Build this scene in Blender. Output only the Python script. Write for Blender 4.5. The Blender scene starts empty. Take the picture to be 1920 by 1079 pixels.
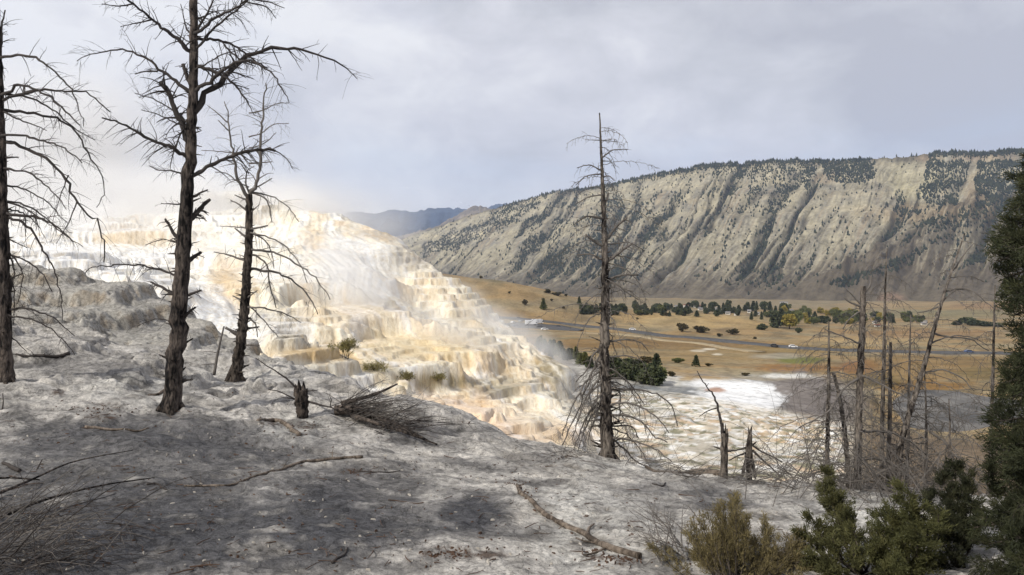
import bpy, math, random
import numpy as np
from mathutils import Vector

R = random.Random(7)
RN = np.random.default_rng(11)
F, CU, HV = 1600.0, 960.0, 470.0          # focal length and horizon of the 1920-wide photograph
SC = bpy.context.scene
COL = SC.collection

def at(u, v, d):
    return np.array([(u - CU) / F * d, d, (HV - v) / F * d])

def lin(r, g, b, k=1.0):
    f = lambda c: (c / 255 / 12.92 if c / 255 <= 0.04045 else ((c / 255 + 0.055) / 1.055) ** 2.4)
    return np.array([f(r) * k, f(g) * k, f(b) * k])

# ------------------------------------------------------------------ noise
def _h(ix, iy, s):
    h = (ix.astype(np.int64) * 374761393 + iy.astype(np.int64) * 668265263 + s * 974634777) & 0xFFFFFFFF
    h = ((h ^ (h >> 13)) * 1274126177) & 0xFFFFFFFF
    h = h ^ (h >> 16)
    return h

def noise(x, y, s=0):
    x = np.asarray(x, float); y = np.asarray(y, float)
    ix = np.floor(x); iy = np.floor(y); fx = x - ix; fy = y - iy
    ix = ix.astype(np.int64); iy = iy.astype(np.int64)
    def g(ax, ay):
        a = _h(ix + ax, iy + ay, s) * (2 * math.pi / 4294967296.0)
        return np.cos(a) * (fx - ax) + np.sin(a) * (fy - ay)
    wx = fx * fx * fx * (fx * (fx * 6 - 15) + 10); wy = fy * fy * fy * (fy * (fy * 6 - 15) + 10)
    a = g(0, 0); b = g(1, 0); c = g(0, 1); d = g(1, 1)
    return 1.5 * ((a + (b - a) * wx) * (1 - wy) + (c + (d - c) * wx) * wy)

def fbm(x, y, o=4, s=0, g=0.5):
    r = 0; a = 1; n = 0
    for i in range(o):
        r = r + a * noise(x * 2 ** i + 17.3 * i, y * 2 ** i - 9.1 * i, s + i); n += a; a *= g
    return r / n * 1.3

def sm(a, b, x):
    t = np.clip((x - a) / (b - a), 0, 1)
    return t * t * (3 - 2 * t)

def mix(a, b, t):
    t = np.asarray(t)
    if any(np.ndim(q) >= 1 and np.shape(q)[-1] == 3 and np.shape(q) != t.shape for q in (a, b)):
        t = t[..., None]
    return a + (b - a) * t

class TPS:
    """smooth surface through (u, v, distance) sights; stored as slope z/d over (bearing, log distance)"""
    def __init__(self, pts, lam=1e-4):
        P = np.array([((u - CU) / F, math.log(d)) for u, v, d in pts]); t = np.array([(HV - v) / F for u, v, d in pts])
        n = len(P); r = np.linalg.norm(P[:, None] - P[None], axis=2)
        K = self.k(r) + lam * np.eye(n); Q = np.hstack([np.ones((n, 1)), P])
        A = np.zeros((n + 3, n + 3)); A[:n, :n] = K; A[:n, n:] = Q; A[n:, :n] = Q.T
        self.w = np.linalg.solve(A, np.r_[t, 0, 0, 0]); self.P = P
    @staticmethod
    def k(r):
        return np.where(r > 1e-9, r * r * np.log(np.maximum(r, 1e-9)), 0)
    def __call__(self, a, l):
        a = np.asarray(a, float); l = np.asarray(l, float)
        r = self.w[-3] + self.w[-2] * a + self.w[-1] * l
        for (pa, pl), w in zip(self.P, self.w):
            q = (a - pa) ** 2 + (l - pl) ** 2
            r = r + w * 0.5 * q * np.log(np.maximum(q, 1e-18))
        return r

class Surf:
    """a finished height sheet (rows: log distance, columns: bearing) that things can be stood on"""
    def __init__(self, A, L, Z): self.a = A[0]; self.l = L[:, 0]; self.Z = Z
    def col(self, a):
        x = np.clip((a - self.a[0]) / (self.a[1] - self.a[0]), 0, len(self.a) - 1.001); i = int(x); return self.Z[:, i] + (self.Z[:, i + 1] - self.Z[:, i]) * (x - i)
    def hit(self, u, v, lo=0, hi=1e9):
        a = (u - CU) / F; z = self.col(a); d = np.exp(self.l); h = (HV - v) / F * d - z; ok = (h <= 0) & (d >= lo) & (d <= hi)
        k = int(np.argmax(ok)) if ok.any() else min(len(d) - 1, int(np.searchsorted(d, hi)) - 1)
        t = np.clip(h[k - 1] / (h[k - 1] - h[k] + 1e-9), 0, 1) if k > 0 and h[k - 1] > 0 else 1.0
        dd = math.exp(self.l[k - 1] + (self.l[k] - self.l[k - 1]) * t); return np.array([a * dd, dd, z[k - 1] + (z[k] - z[k - 1]) * t])
    def at(self, x, y):
        return float(np.interp(math.log(y), self.l, self.col(x / y)))

# ------------------------------------------------------------------ meshes
def mesh_np(name, V, Fc, mat, parent=None, col=None, smooth=True, mats=None, mi=None):
    me = bpy.data.meshes.new(name)
    V = np.asarray(V, np.float32); Fc = np.asarray(Fc, np.int32)
    n, k = Fc.shape
    me.vertices.add(len(V)); me.vertices.foreach_set('co', V.ravel())
    me.loops.add(n * k); me.loops.foreach_set('vertex_index', Fc.ravel())
    me.polygons.add(n); me.polygons.foreach_set('loop_start', np.arange(0, n * k, k, dtype=np.int32))
    me.polygons.foreach_set('loop_total', np.full(n, k, np.int32))
    me.polygons.foreach_set('use_smooth', np.full(n, smooth))
    for m in (mats or [mat]): me.materials.append(m)
    if mi is not None: me.polygons.foreach_set('material_index', np.asarray(mi, np.int32))
    if col is not None:
        c = np.ones((len(V), 4), np.float32); c[:, :col.shape[1]] = col
        at_ = me.attributes.new('Col', 'FLOAT_COLOR', 'POINT'); at_.data.foreach_set('color', c.ravel())
    me.update(calc_edges=True)
    o = bpy.data.objects.new(name, me); COL.objects.link(o)
    if parent: o.parent = parent
    return o

def grid_faces(r, c):
    i = np.arange(r * c).reshape(r, c)
    return np.stack([i[:-1, :-1], i[:-1, 1:], i[1:, 1:], i[1:, :-1]], -1).reshape(-1, 4)

def tag(o, label, cat, group=None, kind=None):
    if label: o['label'] = label
    if cat: o['category'] = cat
    if group: o['group'] = group
    if kind: o['kind'] = kind
    return o

def empty(name, loc):
    o = bpy.data.objects.new(name, None); COL.objects.link(o); o.location = loc; o.empty_display_size = .2
    return o

class MB:
    def __init__(self, org=(0, 0, 0)):
        self.v = []; self.f = []; self.n = 0; self.org = np.array(org, float); self.c = []
    def add(self, V, Fq, c=None):
        self.v.append(np.asarray(V, float)); self.f.append(np.asarray(Fq, int) + self.n); self.n += len(V)
        if c is not None: self.c.append(np.tile(c, (len(V), 1)))
    def tube(self, P, r, sides=6, rough=0.0, rng=None, cap=False):
        P = np.asarray(P, float); n = len(P); r = np.array(np.broadcast_to(np.asarray(r, float), (n,)))
        if cap:                                                  # close the ends with a broken, slightly sunk face
            P = np.vstack([P[0] + (P[1] - P[0]) * .04, P, P[-1] - (P[-1] - P[-2]) * .10]); r = np.r_[r[0] * .04, r, r[-1] * .04]; n += 2
        T = np.gradient(P, axis=0)
        if cap: T[0] = T[1] = P[2] - P[1]; T[-1] = T[-2] = P[-2] - P[-3]
        T /= np.linalg.norm(T, axis=1)[:, None] + 1e-12
        k = int(np.argmin(np.abs(T[0]))); e = np.zeros(3); e[k] = 1
        A = np.empty_like(P); A[0] = np.cross(T[0], e); A[0] /= np.linalg.norm(A[0])
        for i in range(1, n):                                    # carry the frame along so the tube never twists
            q = A[i - 1] - T[i] * np.dot(A[i - 1], T[i]); A[i] = q / (np.linalg.norm(q) + 1e-12)
        B = np.cross(T, A)
        th = np.arange(sides) * 2 * math.pi / sides
        rr = r[:, None] * np.ones(sides)
        if rough:
            ph = RN.uniform(0, 50)
            rr = rr * (1 + rough * noise(np.cos(th)[None] * 1.7 + ph, np.arange(n)[:, None] * .45 + np.sin(th)[None] * 1.7, 5) + rough * .6 * RN.normal(size=(n, sides)) * .5)
        V = P[:, None] + rr[..., None] * (np.cos(th)[None, :, None] * A[:, None] + np.sin(th)[None, :, None] * B[:, None])
        i = np.arange(n * sides).reshape(n, sides); j = np.roll(i, -1, 1)
        Q = np.stack([i[:-1], j[:-1], j[1:], i[1:]], -1).reshape(-1, 4)
        V = V.reshape(-1, 3)
        self.add(V, Q)
    def build(self, name, mat, parent=None, smooth=True):
        V = np.vstack(self.v) - self.org; Q = np.vstack(self.f)
        o = mesh_np(name, V, Q, mat, parent, smooth=smooth, col=np.vstack(self.c) if self.c else None)
        if parent is None: o.location = self.org
        return o

def spline(pts, n):
    P = np.asarray(pts, float)
    if len(P) == 2: return P[0] + (P[1] - P[0]) * np.linspace(0, 1, n)[:, None]
    L = np.r_[0, np.cumsum(np.linalg.norm(np.diff(P, axis=0), axis=1))]
    t = np.linspace(0, L[-1], n); T = np.gradient(P, L, axis=0)
    k = np.clip(np.searchsorted(L, t, 'right') - 1, 0, len(P) - 2)
    h = (L[k + 1] - L[k])[:, None]; s = ((t - L[k])[:, None]) / h
    return (2 * s ** 3 - 3 * s ** 2 + 1) * P[k] + (s ** 3 - 2 * s ** 2 + s) * h * T[k] + (-2 * s ** 3 + 3 * s ** 2) * P[k + 1] + (s ** 3 - s ** 2) * h * T[k + 1]

# ------------------------------------------------------------------ materials
class NT:
    def __init__(self, name, vol=False):
        self.m = bpy.data.materials.new(name); self.m.use_nodes = True; self.t = self.m.node_tree; self.t.nodes.clear()
        self.out = self.n('ShaderNodeOutputMaterial')
    def n(self, k, **kw):
        x = self.t.nodes.new(k)
        for a, b in kw.items(): setattr(x, a, b)
        return x
    def l(self, a, b): self.t.links.new(a, b)
    def noise(self, sc, det=4, rough=.6, vec=None, dist=0):
        x = self.n('ShaderNodeTexNoise'); x.inputs['Scale'].default_value = sc; x.inputs['Detail'].default_value = det
        x.inputs['Roughness'].default_value = rough; x.inputs['Distortion'].default_value = dist
        if vec: self.l(vec, x.inputs['Vector'])
        return x.outputs['Fac']
    def ramp(self, fac, stops):
        x = self.n('ShaderNodeValToRGB'); e = x.color_ramp.elements
        for i, (p, c) in enumerate(stops):
            el = e[i] if i < 2 else e.new(p)
            el.position = p; el.color = (*c, 1) if not np.isscalar(c) else (c, c, c, 1)
        self.l(fac, x.inputs['Fac']); return x.outputs['Color']
    def mixc(self, a, b, f, mode='MIX'):
        x = self.n('ShaderNodeMix', data_type='RGBA', blend_type=mode)
        for s, v in ((x.inputs[0], f), (x.inputs[6], a), (x.inputs[7], b)):
            if hasattr(v, 'links'): self.l(v, s)
            elif np.isscalar(v): s.default_value = v
            else: s.default_value = (*v, 1)
        return x.outputs[2]
    def math(self, op, a, b=None, clamp=False):
        x = self.n('ShaderNodeMath', operation=op); x.use_clamp = clamp
        for s, v in zip(x.inputs, (a, b)):
            if v is None: continue
            if hasattr(v, 'links'): self.l(v, s)
            else: s.default_value = v
        return x.outputs[0]
    def bump(self, h, strength, dist, nrm=None):
        b = self.n('ShaderNodeBump'); b.inputs['Strength'].default_value = strength; b.inputs['Distance'].default_value = dist
        self.l(h, b.inputs['Height'])
        if nrm: self.l(nrm, b.inputs['Normal'])
        return b.outputs['Normal']
    def mapping(self, vec, scale):
        x = self.n('ShaderNodeMapping'); x.inputs['Scale'].default_value = scale; self.l(vec, x.inputs['Vector']); return x.outputs[0]
    def surf(self, color, rough=.9, normal=None, spec=.2, trans=None):
        b = self.n('ShaderNodeBsdfPrincipled')
        if hasattr(color, 'links'): self.l(color, b.inputs['Base Color'])
        else: b.inputs['Base Color'].default_value = (*color, 1)
        if hasattr(rough, 'links'): self.l(rough, b.inputs['Roughness'])
        else: b.inputs['Roughness'].default_value = rough
        b.inputs['Specular IOR Level'].default_value = spec
        if normal: self.l(normal, b.inputs['Normal'])
        if trans:
            t = self.n('ShaderNodeBsdfTranslucent'); 
            if hasattr(color, 'links'): self.l(color, t.inputs['Color'])
            m = self.n('ShaderNodeMixShader'); m.inputs[0].default_value = trans
            self.l(b.outputs[0], m.inputs[1]); self.l(t.outputs[0], m.inputs[2]); self.l(m.outputs[0], self.out.inputs['Surface'])
        else: self.l(b.outputs[0], self.out.inputs['Surface'])
        return self.m
    def pos(self): return self.n('ShaderNodeNewGeometry').outputs['Position']
    def obj(self): return self.n('ShaderNodeTexCoord').outputs['Object']
    def col(self): return self.n('ShaderNodeAttribute', attribute_name='Col').outputs['Color']

def plain(name, c, rough=.7, var=.25, sc=6, spec=.3):
    m = NT(name); f = m.noise(sc, 4, .6, m.obj())
    c = np.array(c)
    return m.surf(m.ramp(f, [(.3, tuple(c * (1 - var))), (.7, tuple(np.minimum(c * (1 + var), .95)))]), rough, spec=spec)

def bark(name, dark, light, amt=.5, zs=.3, sc=18):
    m = NT(name); p = m.pos(); v = m.mapping(p, (1, 1, zs))
    f = m.noise(sc, 5, .65, v, .4); g = m.noise(2.1, 3, .55, p)
    h = m.math('ADD', m.math('MULTIPLY', f, .6), m.math('MULTIPLY', g, .4))
    d = np.array(dark); l = np.array(light)
    c = m.ramp(h, [(.42, tuple(d * .6)), (.50, tuple(d * .65 + l * .35)), (.60, tuple(l))])
    return m.surf(c, .92, m.bump(f, 1.0, .06), spec=.15)

M = {}
M['bark_char'] = bark('charred_bark', lin(28, 26, 26), lin(108, 98, 90))
M['bark_grey'] = bark('weathered_bark', lin(44, 39, 37), lin(136, 127, 117))
M['bark_dark'] = bark('dark_bark', lin(30, 27, 26), lin(104, 95, 86))
M['wood_grey'] = bark('weathered_wood', lin(92, 82, 73), lin(142, 130, 117), sc=12)
M['twig_grey'] = plain('grey_twig', lin(98, 93, 88), .9, .35, 3)
M['twig_dark'] = plain('dark_twig', lin(60, 55, 52), .9, .35, 3)
M['twig_brown'] = plain('brown_twig', lin(80, 62, 50), .9, .4, 3)
# ================================================================== near ground
NEAR = TPS([
 (-300, 1079, 6.6), (0, 1079, 7.0), (400, 1079, 7.5), (960, 1079, 8), (1400, 1079, 8.2), (1920, 1079, 8.2), (2300, 1079, 8),
 (0, 1500, 4), (960, 1500, 4.4), (1920, 1500, 4.4),
 (-300, 880, 10.5), (0, 900, 10.5), (400, 900, 11), (960, 900, 12.5), (1400, 925, 13), (1900, 950, 12), (2300, 950, 12),
 (322, 772, 15), (8, 718, 16), (440, 715, 20), (565, 785, 15.5), (-300, 700, 16),
 (530, 690, 23), (640, 712, 21.5), (740, 752, 19), (860, 780, 18), (920, 806, 17.6), (1060, 848, 17), (1138, 864, 16.5),
 (1250, 886, 16), (1360, 899, 15.5), (1530, 908, 15.5), (1650, 925, 15), (1900, 940, 15), (2300, 940, 15),
 (150, 760, 14.5), (650, 860, 13), (700, 795, 15.8), (800, 850, 14.2),
 (150, 650, 19.5), (300, 660, 21.5), (50, 605, 24.5), (150, 592, 27), (200, 556, 28.4), (60, 516, 31), (150, 516, 31), (-300, 500, 31),
 (300, 590, 29), (300, 632, 26), (400, 660, 26), (480, 668, 25), (350, 600, 31), (450, 650, 30),
 # behind the crest
 (60, 545, 37), (250, 585, 36), (420, 690, 37), (560, 740, 30), (660, 850, 29), (560, 830, 37),
 (740, 900, 24), (740, 1020, 30), (900, 950, 22), (900, 1080, 28), (1060, 950, 20.5), (1060, 1100, 25), (1250, 960, 19.5), (1250, 1120, 24),
 (1530, 960, 19), (1530, 1120, 24), (1900, 980, 19.5), (1900, 1120, 25), (2300, 1000, 20), (2300, 1120, 25), (900, 1250, 38), (1500, 1250, 36), (2200, 1250, 36),
], 2e-4)

def near_z(a, l, fine=True):
    d = np.exp(l); x = a * d; y = d
    z = NEAR(a, l) * d
    m = sm(9, 17, d)
    lump = 1 - np.abs(fbm(x / 2.3, y / 2.3, 3, 21))
    z = z + (lump - .75) * (.06 + .11 * m)
    z = z + .07 * fbm(x / .8 + 3, y / .8, 3, 31) * (.35 + .65 * m)
    # old rimstone steps on the grey mound to the left
    k = sm(20.5, 24, d) * sm(.02, -.14, a)
    s = .62; q = (z + .55 * fbm(x / 3, y / 3, 4, 44) + .16 * (1 - np.abs(noise(x / .9, y / .9, 45))) + .04 * noise(x / .16, y / .4, 46)) / s
    fl = np.floor(q); f = q - fl
    z = mix(z, s * (fl + .4 * f + .6 * sm(.32, .66, f)), k * .95)
    k2 = sm(15.5, 18, d) * sm(-.12, -.26, a) * sm(27, 23, d); q = (z + .22 * fbm(x / 1.7, y / 1.7, 4, 47) + .05 * noise(x / .2, y / .3, 48)) / .30
    fl = np.floor(q); f = q - fl; z = mix(z, .30 * (fl + .3 * f + .7 * sm(.36, .60, f)), k2 * .85)
    if fine:
        z = z + .018 * fbm(x / .22, y / .22, 3, 51)
        # cracked crusts: thin broken shelves
        c = fbm(x / 1.1 + 9, y / .7, 5, 61); z = z + .022 * sm(.04, .12, c) * (.5 + .5 * m) - .018 * sm(-.1, -.18, c) + .014 * sm(.27, .33, c)
        c2 = fbm(x / 3.0 - 4, y / 1.8, 4, 63); z = z + (.02 + .05 * m) * (sm(.0, .07, c2) - .5) + (.02 + .04 * m) * sm(.24, .30, c2)
    return z

def build_grid(zf, a0, a1, na, d0, d1, nd):
    A, L = np.meshgrid(np.linspace(a0, a1, na), np.linspace(math.log(d0), math.log(d1), nd))
    Z = zf(A, L); D = np.exp(L)
    return A, L, D, A * D, D, Z

def ell(u, v, cu, cv, ru, rv, w=0, soft=.35):
    return sm(1 + soft, 1 - soft, np.sqrt(((u - cu) / ru) ** 2 + ((v - cv) / rv) ** 2) + w)

A, L, D, X, Y, Z = build_grid(near_z, -.86, .86, 860, 3.2, 38, 620)
U = CU + F * A; Vv = HV - F * Z / D
w1 = fbm(X / 1.6, Y / 1.6, 5, 71); w2 = fbm(X / .45, Y / .45, 4, 81); w3 = fbm(X / 4, Y / 4, 4, 91); w4 = noise(X / .07, Y / .07, 93)
pale = lin(212, 207, 199, .90); grey = lin(144, 141, 137, .90); dkg = lin(94, 94, 97, .88); warm = lin(196, 187, 172, .86); white = lin(234, 231, 223, .86)
c = mix(grey, pale, sm(-.30, .30, w1 * .7 + w3 * .5 + w2 * .35 + .18))
c = mix(c, warm, sm(.1, .5, fbm(X / 2.2 + 5, Y / 2.2, 4, 101)) * .55)
pl = fbm(X / 1.1 + 9, Y / .7, 5, 61); pl2 = fbm(X / 3.0 - 4, Y / 1.8, 4, 63); pl3 = fbm(X / .55 + 2, Y / .4, 5, 65)      # crust plates of their own tone
c = mix(c, pale * 1.08, sm(.06, .10, pl) * .45); c = mix(c, grey * .85, sm(-.10, -.14, pl) * .5); c = mix(c, pale, sm(.25, .28, pl2) * .4); c = mix(c, grey * .8, sm(.14, .18, pl3) * .35); c = mix(c, pale * 1.1, sm(-.18, -.22, pl3) * .4)
wl = .30 * w3 + .28 * w2 + .15 * w1
for (cu, cv, ru, rv, s) in [(230, 870, 300, 75, .8), (480, 1000, 330, 95, .95), (640, 900, 110, 22, .5), (1000, 1000, 60, 20, .4), (1180, 940, 110, 20, .35), (120, 1010, 260, 110, .95), (620, 985, 90, 80, .9), (470, 835, 150, 40, .65), (890, 962, 70, 38, 1), (730, 985, 110, 40, .6), (300, 800, 120, 22, .5), (780, 815, 60, 22, .7), (620, 930, 60, 30, .7),
                            (180, 830, 150, 30, .45), (700, 880, 130, 18, .35), (960, 870, 160, 14, .4), (1250, 915, 130, 14, .4), (1350, 945, 60, 22, .6), (1720, 940, 120, 14, .5), (150, 690, 110, 18, .5)]:
    c = mix(c, dkg, ell(U, Vv, cu, cv, ru, rv, wl, .45) * s * sm(-.7, .1, w2 + w1 * .4 + .15))
for (cu, cv, ru, rv, s) in [(560, 800, 70, 30, .6), (1190, 870, 160, 14, .7), (1060, 930, 90, 40, .5), (1130, 990, 130, 70, .5), (480, 700, 120, 20, .7), (240, 730, 130, 25, .5), (1600, 965, 120, 30, .9), (1080, 1050, 100, 30, .5)]:
    c = mix(c, white, ell(U, Vv, cu, cv, ru, rv, wl, .5) * s * sm(-.4, .3, w2))
lit = lin(86, 66, 52, .8)
for (cu, cv, ru, rv) in [(205, 762, 28, 7), (190, 785, 36, 6), (840, 1038, 55, 14), (915, 1040, 40, 12), (660, 884, 22, 6), (580, 800, 25, 6), (1115, 1045, 28, 6), (1170, 1055, 22, 6), (110, 735, 16, 8), (520, 793, 45, 6)]:
    c = mix(c, lit, ell(U, Vv, cu, cv, ru, rv, w2 * .9 + w4 * .3, .3) * sm(-.3, .2, w2 + w4 * .6) * .85)
kk = sm(20.5, 24, D) * sm(.02, -.14, A)
gz = np.gradient(Z, axis=0) / (np.gradient(D, axis=0)); rs = sm(.5, 1.3, gz) * kk
oldg = lin(186, 182, 172, .88); c = mix(c, oldg, kk * .75 * sm(-.6, .3, w1 + .2))
c = mix(c, mix(lin(170, 146, 112, .8), lin(146, 141, 130, .8), sm(-.3, .3, noise(X / .35, Y / .35, 7))), rs * .5)
c = np.clip(c * .93 * (1 + .30 * w2[..., None] + .22 * w4[..., None]), .02, .86)
m = NT('travertine_crust'); p = m.pos()
f1 = m.noise(9, 6, .75, p, .4); f2 = m.noise(42, 4, .75, p); f3 = m.noise(2.2, 5, .65, p, .6)
speck = m.ramp(f2, [(.33, .30), (.42, .92), (.57, 1.0), (.66, 1.3)])
cc = m.mixc(m.mixc(m.col(), m.ramp(f1, [(.36, .58), (.5, 1.0), (.64, 1.28)]), 1.0, 'MULTIPLY'), speck, .8, 'MULTIPLY')
wv = m.n('ShaderNodeVectorMath', operation='ADD'); m.l(p, wv.inputs[0]); nw = m.n('ShaderNodeTexNoise'); nw.inputs['Scale'].default_value = 5; nw.inputs['Detail'].default_value = 4; m.l(p, nw.inputs['Vector'])
sw = m.n('ShaderNodeVectorMath', operation='SCALE'); sw.inputs['Scale'].default_value = .55; m.l(nw.outputs['Color'], sw.inputs[0]); m.l(sw.outputs[0], wv.inputs[1])
vo = m.n('ShaderNodeTexVoronoi', feature='DISTANCE_TO_EDGE'); vo.inputs['Scale'].default_value = 2.6; m.l(wv.outputs[0], vo.inputs['Vector'])
crk = m.ramp(vo.outputs['Distance'], [(.0, .38), (.05, 1.0)]); fq = m.ramp(m.noise(1.3, 3, .5, p), [(.43, 0.), (.53, .8)])
cc = m.mixc(cc, crk, fq, 'MULTIPLY')
M['ground'] = m.surf(cc, .93, m.bump(f2, .5, .03, m.bump(f1, .8, .09, m.bump(f3, .4, .2))), spec=.15)
ground = mesh_np('ground', np.stack([X, Y, Z], -1).reshape(-1, 3), grid_faces(*X.shape), M['ground'], col=c.reshape(-1, 3))
tag(ground, None, None, kind='structure')

NS_ = Surf(A, L, Z)
def near_pt(u, v, lo=4, hi=36): return NS_.hit(u, v, lo, hi)
def near_at(x, y):
    return NS_.at(x, y)

# ================================================================== hot spring terrace
TERR = TPS([
 (-500, 435, 72), (-200, 432, 70), (0, 432, 70), (200, 428, 70), (400, 420, 70), (560, 404, 68), (640, 416, 66), (700, 438, 64), (760, 472, 62), (800, 502, 60),
 (850, 543, 58), (900, 592, 55), (930, 622, 54), (1000, 667, 52), (1050, 692, 50), (1090, 742, 47), (1115, 800, 44),
 (800, 640, 76), (900, 720, 72), (1000, 790, 68), (1070, 800, 60), (1130, 850, 54), (1200, 930, 46), (1150, 800, 64), (700, 530, 80), (600, 470, 84),
 (-500, 420, 90), (0, 420, 90), (300, 420, 90), (560, 430, 90), (500, 412, 80), (300, 412, 82), (0, 415, 82), (900, 720, 90), (650, 560, 96),
 (100, 500, 53), (30, 482, 57), (250, 482, 59), (350, 522, 51), (420, 600, 42), (500, 560, 46), (600, 485, 56), (500, 455, 62), (300, 445, 66), (100, 450, 64), (-300, 480, 58),
 (600, 600, 45), (650, 560, 48.5), (700, 525, 53), (700, 650, 41), (560, 660, 36.5), (640, 672, 37), (800, 600, 50), (800, 695, 40), (850, 650, 45), (900, 702, 42),
 (960, 665, 48), (760, 735, 35), (900, 775, 34.5), (1000, 800, 35), (1000, 735, 43), (1060, 830, 34), (1150, 865, 37), (760, 560, 55), (860, 600, 53),
 (200, 530, 43), (50, 515, 43), (-300, 510, 43), (300, 570, 40), (380, 630, 36), (100, 560, 36), (-300, 560, 36), (450, 680, 32), (640, 730, 30), (760, 790, 29), (900, 830, 29), (1050, 880, 29), (1200, 940, 34),
 (300, 640, 29), (0, 620, 29), (1250, 980, 32), (1250, 960, 60),
], 1.5e-4)

def terr_z(a, l):
    d = np.exp(l); x = a * d; y = d
    z0 = TERR(a, l) * d
    u = CU + F * a
    cap = sm(77, 78.4, d + 1.1 * fbm(x / 2.6, y / 2.6, 3, 15)) * sm(300, 350, u + 12 * noise(y / 2, x / 2, 3)) * sm(590, 578, u) 
    tx = x + 1.4 * noise(x / 5, y / 5, 121); ty = y + 1.4 * noise(x / 5 + 9, y / 5, 122)
    cc_ = .90 * tx + .43 * ty; ss_ = .43 * tx - .90 * ty                  # along the ledges / down the fall line
    bil = 1 - np.abs(noise(cc_ / 6.5, ss_ / 3.0, 112)); bil2 = 1 - np.abs(noise(cc_ / 2.1, ss_ / 1.3, 113))
    hf = noise(cc_ / .34, ss_ / 2.4, 114) + .6 * noise(cc_ / .9, ss_ / 5, 119)
    big = fbm(cc_ / 11, ss_ / 6, 3, 111)
    up = sm(560, 430, HV - F * z0 / d)
    q0 = z0 + 1.0 * big + 1.0 * (bil - .5) + .30 * (bil2 - .5) + .06 * hf + .02 * noise(x / .15, y / .15, 118)
    def ter(q, s, w, keep):
        q = q / s; fl = np.floor(q); f = q - fl
        return s * (fl + keep * f + (1 - keep) * sm(.5 - w, .5 + w, f) + .05 * sm(.5 + w, .54 + w, f) * sm(.75 + w, .54 + w, f)), f
    z1, f1 = ter(q0, 1.6, .13, .40)
    z2, f2 = ter(q0 + .2 * bil2, .46, .09, .16)
    mk = sm(-.15, .25, fbm(x / 8 + 7, y / 8, 2, 116))
    mk = np.clip(mk * .8 + .30 * sm(560, 680, HV - F * z0 / d), 0, .85)
    z = mix(z1, z2, mk)
    smooth = np.clip(ell(u, HV - F * z0 / d, 395, 610, 55, 60, big) + ell(u, HV - F * z0 / d, 640, 500, 150, 75, big) * .75 + ell(u, HV - F * z0 / d, 150, 470, 190, 30, big) * .4, 0, 1)
    z = mix(z, z0 + .7 * big + .5 * bil + .2 * bil2 + .09 * hf, np.clip(smooth * 1.1, 0, .92))
    z = mix(z, z0 + 2.15 + .12 * noise(x / 1.5, y / 1.5, 4), cap)
    return z - 3.2 * sm(39, 33, d) * sm(520, 430, u)

A, L, D, X, Y, Z = build_grid(terr_z, -.84, .22, 800, 24, 100, 640)
U = CU + F * A; Vv = HV - F * Z / D
slope = np.hypot(np.gradient(Z, axis=0) / np.gradient(D, axis=0), np.gradient(Z, axis=1) / np.gradient(X, axis=1))
ris = sm(.55, 1.6, slope)
TS_ = Surf(A, L, Z)
w1 = fbm(X / 3, Y / 3, 5, 171); w2 = fbm(X / .8, Y / .8, 4, 181); tX = X + 1.4 * noise(X / 5, Y / 5, 121); tY = Y + 1.4 * noise(X / 5 + 9, Y / 5, 122); cA = .90 * tX + .43 * tY; sA = .43 * tX - .90 * tY; st = fbm(cA / .5, sA / 4, 4, 191); st2 = fbm(cA / 1.5, sA / 7, 3, 193); w3 = fbm(X / 9, Y / 9, 3, 195)
cream = lin(250, 243, 224, .90); white = lin(246, 246, 244, .94); tan = lin(232, 208, 168, .9); ochre = lin(214, 182, 130, .86); peach = lin(246, 222, 190, .88); olive = lin(150, 132, 84, .7); greyt = lin(178, 170, 156, .8); rust = lin(188, 132, 84, .8)
c = mix(white, cream, sm(150, 700, U + 260 * w1 + .5 * (Vv - 450)))
c = mix(c, peach, sm(-.05, .5, w1 + .25 * w2) * sm(440, 640, U) * .55)
warmth = sm(-.55, .35, st + .5 * st2 + .3 * w3)
rc = mix(mix(cream, tan, sm(-.2, .45, st2 + .4 * st)), ochre, sm(.05, .5, st + .3 * w1))
c = mix(c, rc, ris * warmth * (.13 + .36 * sm(-.2, .4, w3))); c = mix(c, white, sm(.05, .4, st2 + .5 * st - .2 * w3) * .75); c = mix(c, lin(226, 190, 124, .85), sm(.22, .5, fbm(cA / 2.2 + 7, sA / 8, 4, 197)) * sm(520, 680, U) * .38)
def zone(cu, cv, ru, rv, colr, s, cond=1.0):
    global c
    c = mix(c, colr, ell(U, Vv, cu, cv, ru, rv, .5 * w2 + .35 * w1, .45) * s * cond)
zone(250, 445, 80, 22, tan, .6, .35 + .65 * ris); zone(430, 545, 40, 45, tan, .7); zone(530, 610, 60, 45, greyt, .55, .4 + .6 * ris); zone(415, 520, 20, 40, ochre, .4)
zone(590, 450, 22, 28, ochre, .45); zone(790, 540, 55, 25, tan, .55, .3 + .7 * ris); zone(740, 500, 40, 30, greyt, .4)
zone(600, 665, 75, 14, lin(214, 180, 120, .8), .8); zone(800, 716, 80, 15, olive, .75, sm(-.5, .2, st)); zone(700, 690, 50, 10, olive, .5, sm(-.5, .2, st))
zone(940, 680, 75, 26, ochre, .65, .35 + .65 * sm(-.3, .3, st)); zone(1035, 695, 32, 25, olive, .7, sm(-.6, .1, st)); zone(1060, 745, 40, 20, olive, .4); zone(930, 720, 90, 12, olive, .4)
zone(860, 780, 140, 40, lin(244, 210, 172, .88), .65); zone(1000, 815, 110, 25, lin(240, 204, 166, .86), .4); zone(1000, 765, 70, 30, cream, .5); zone(780, 650, 120, 30, lin(240, 214, 160, .84), .5)
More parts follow.
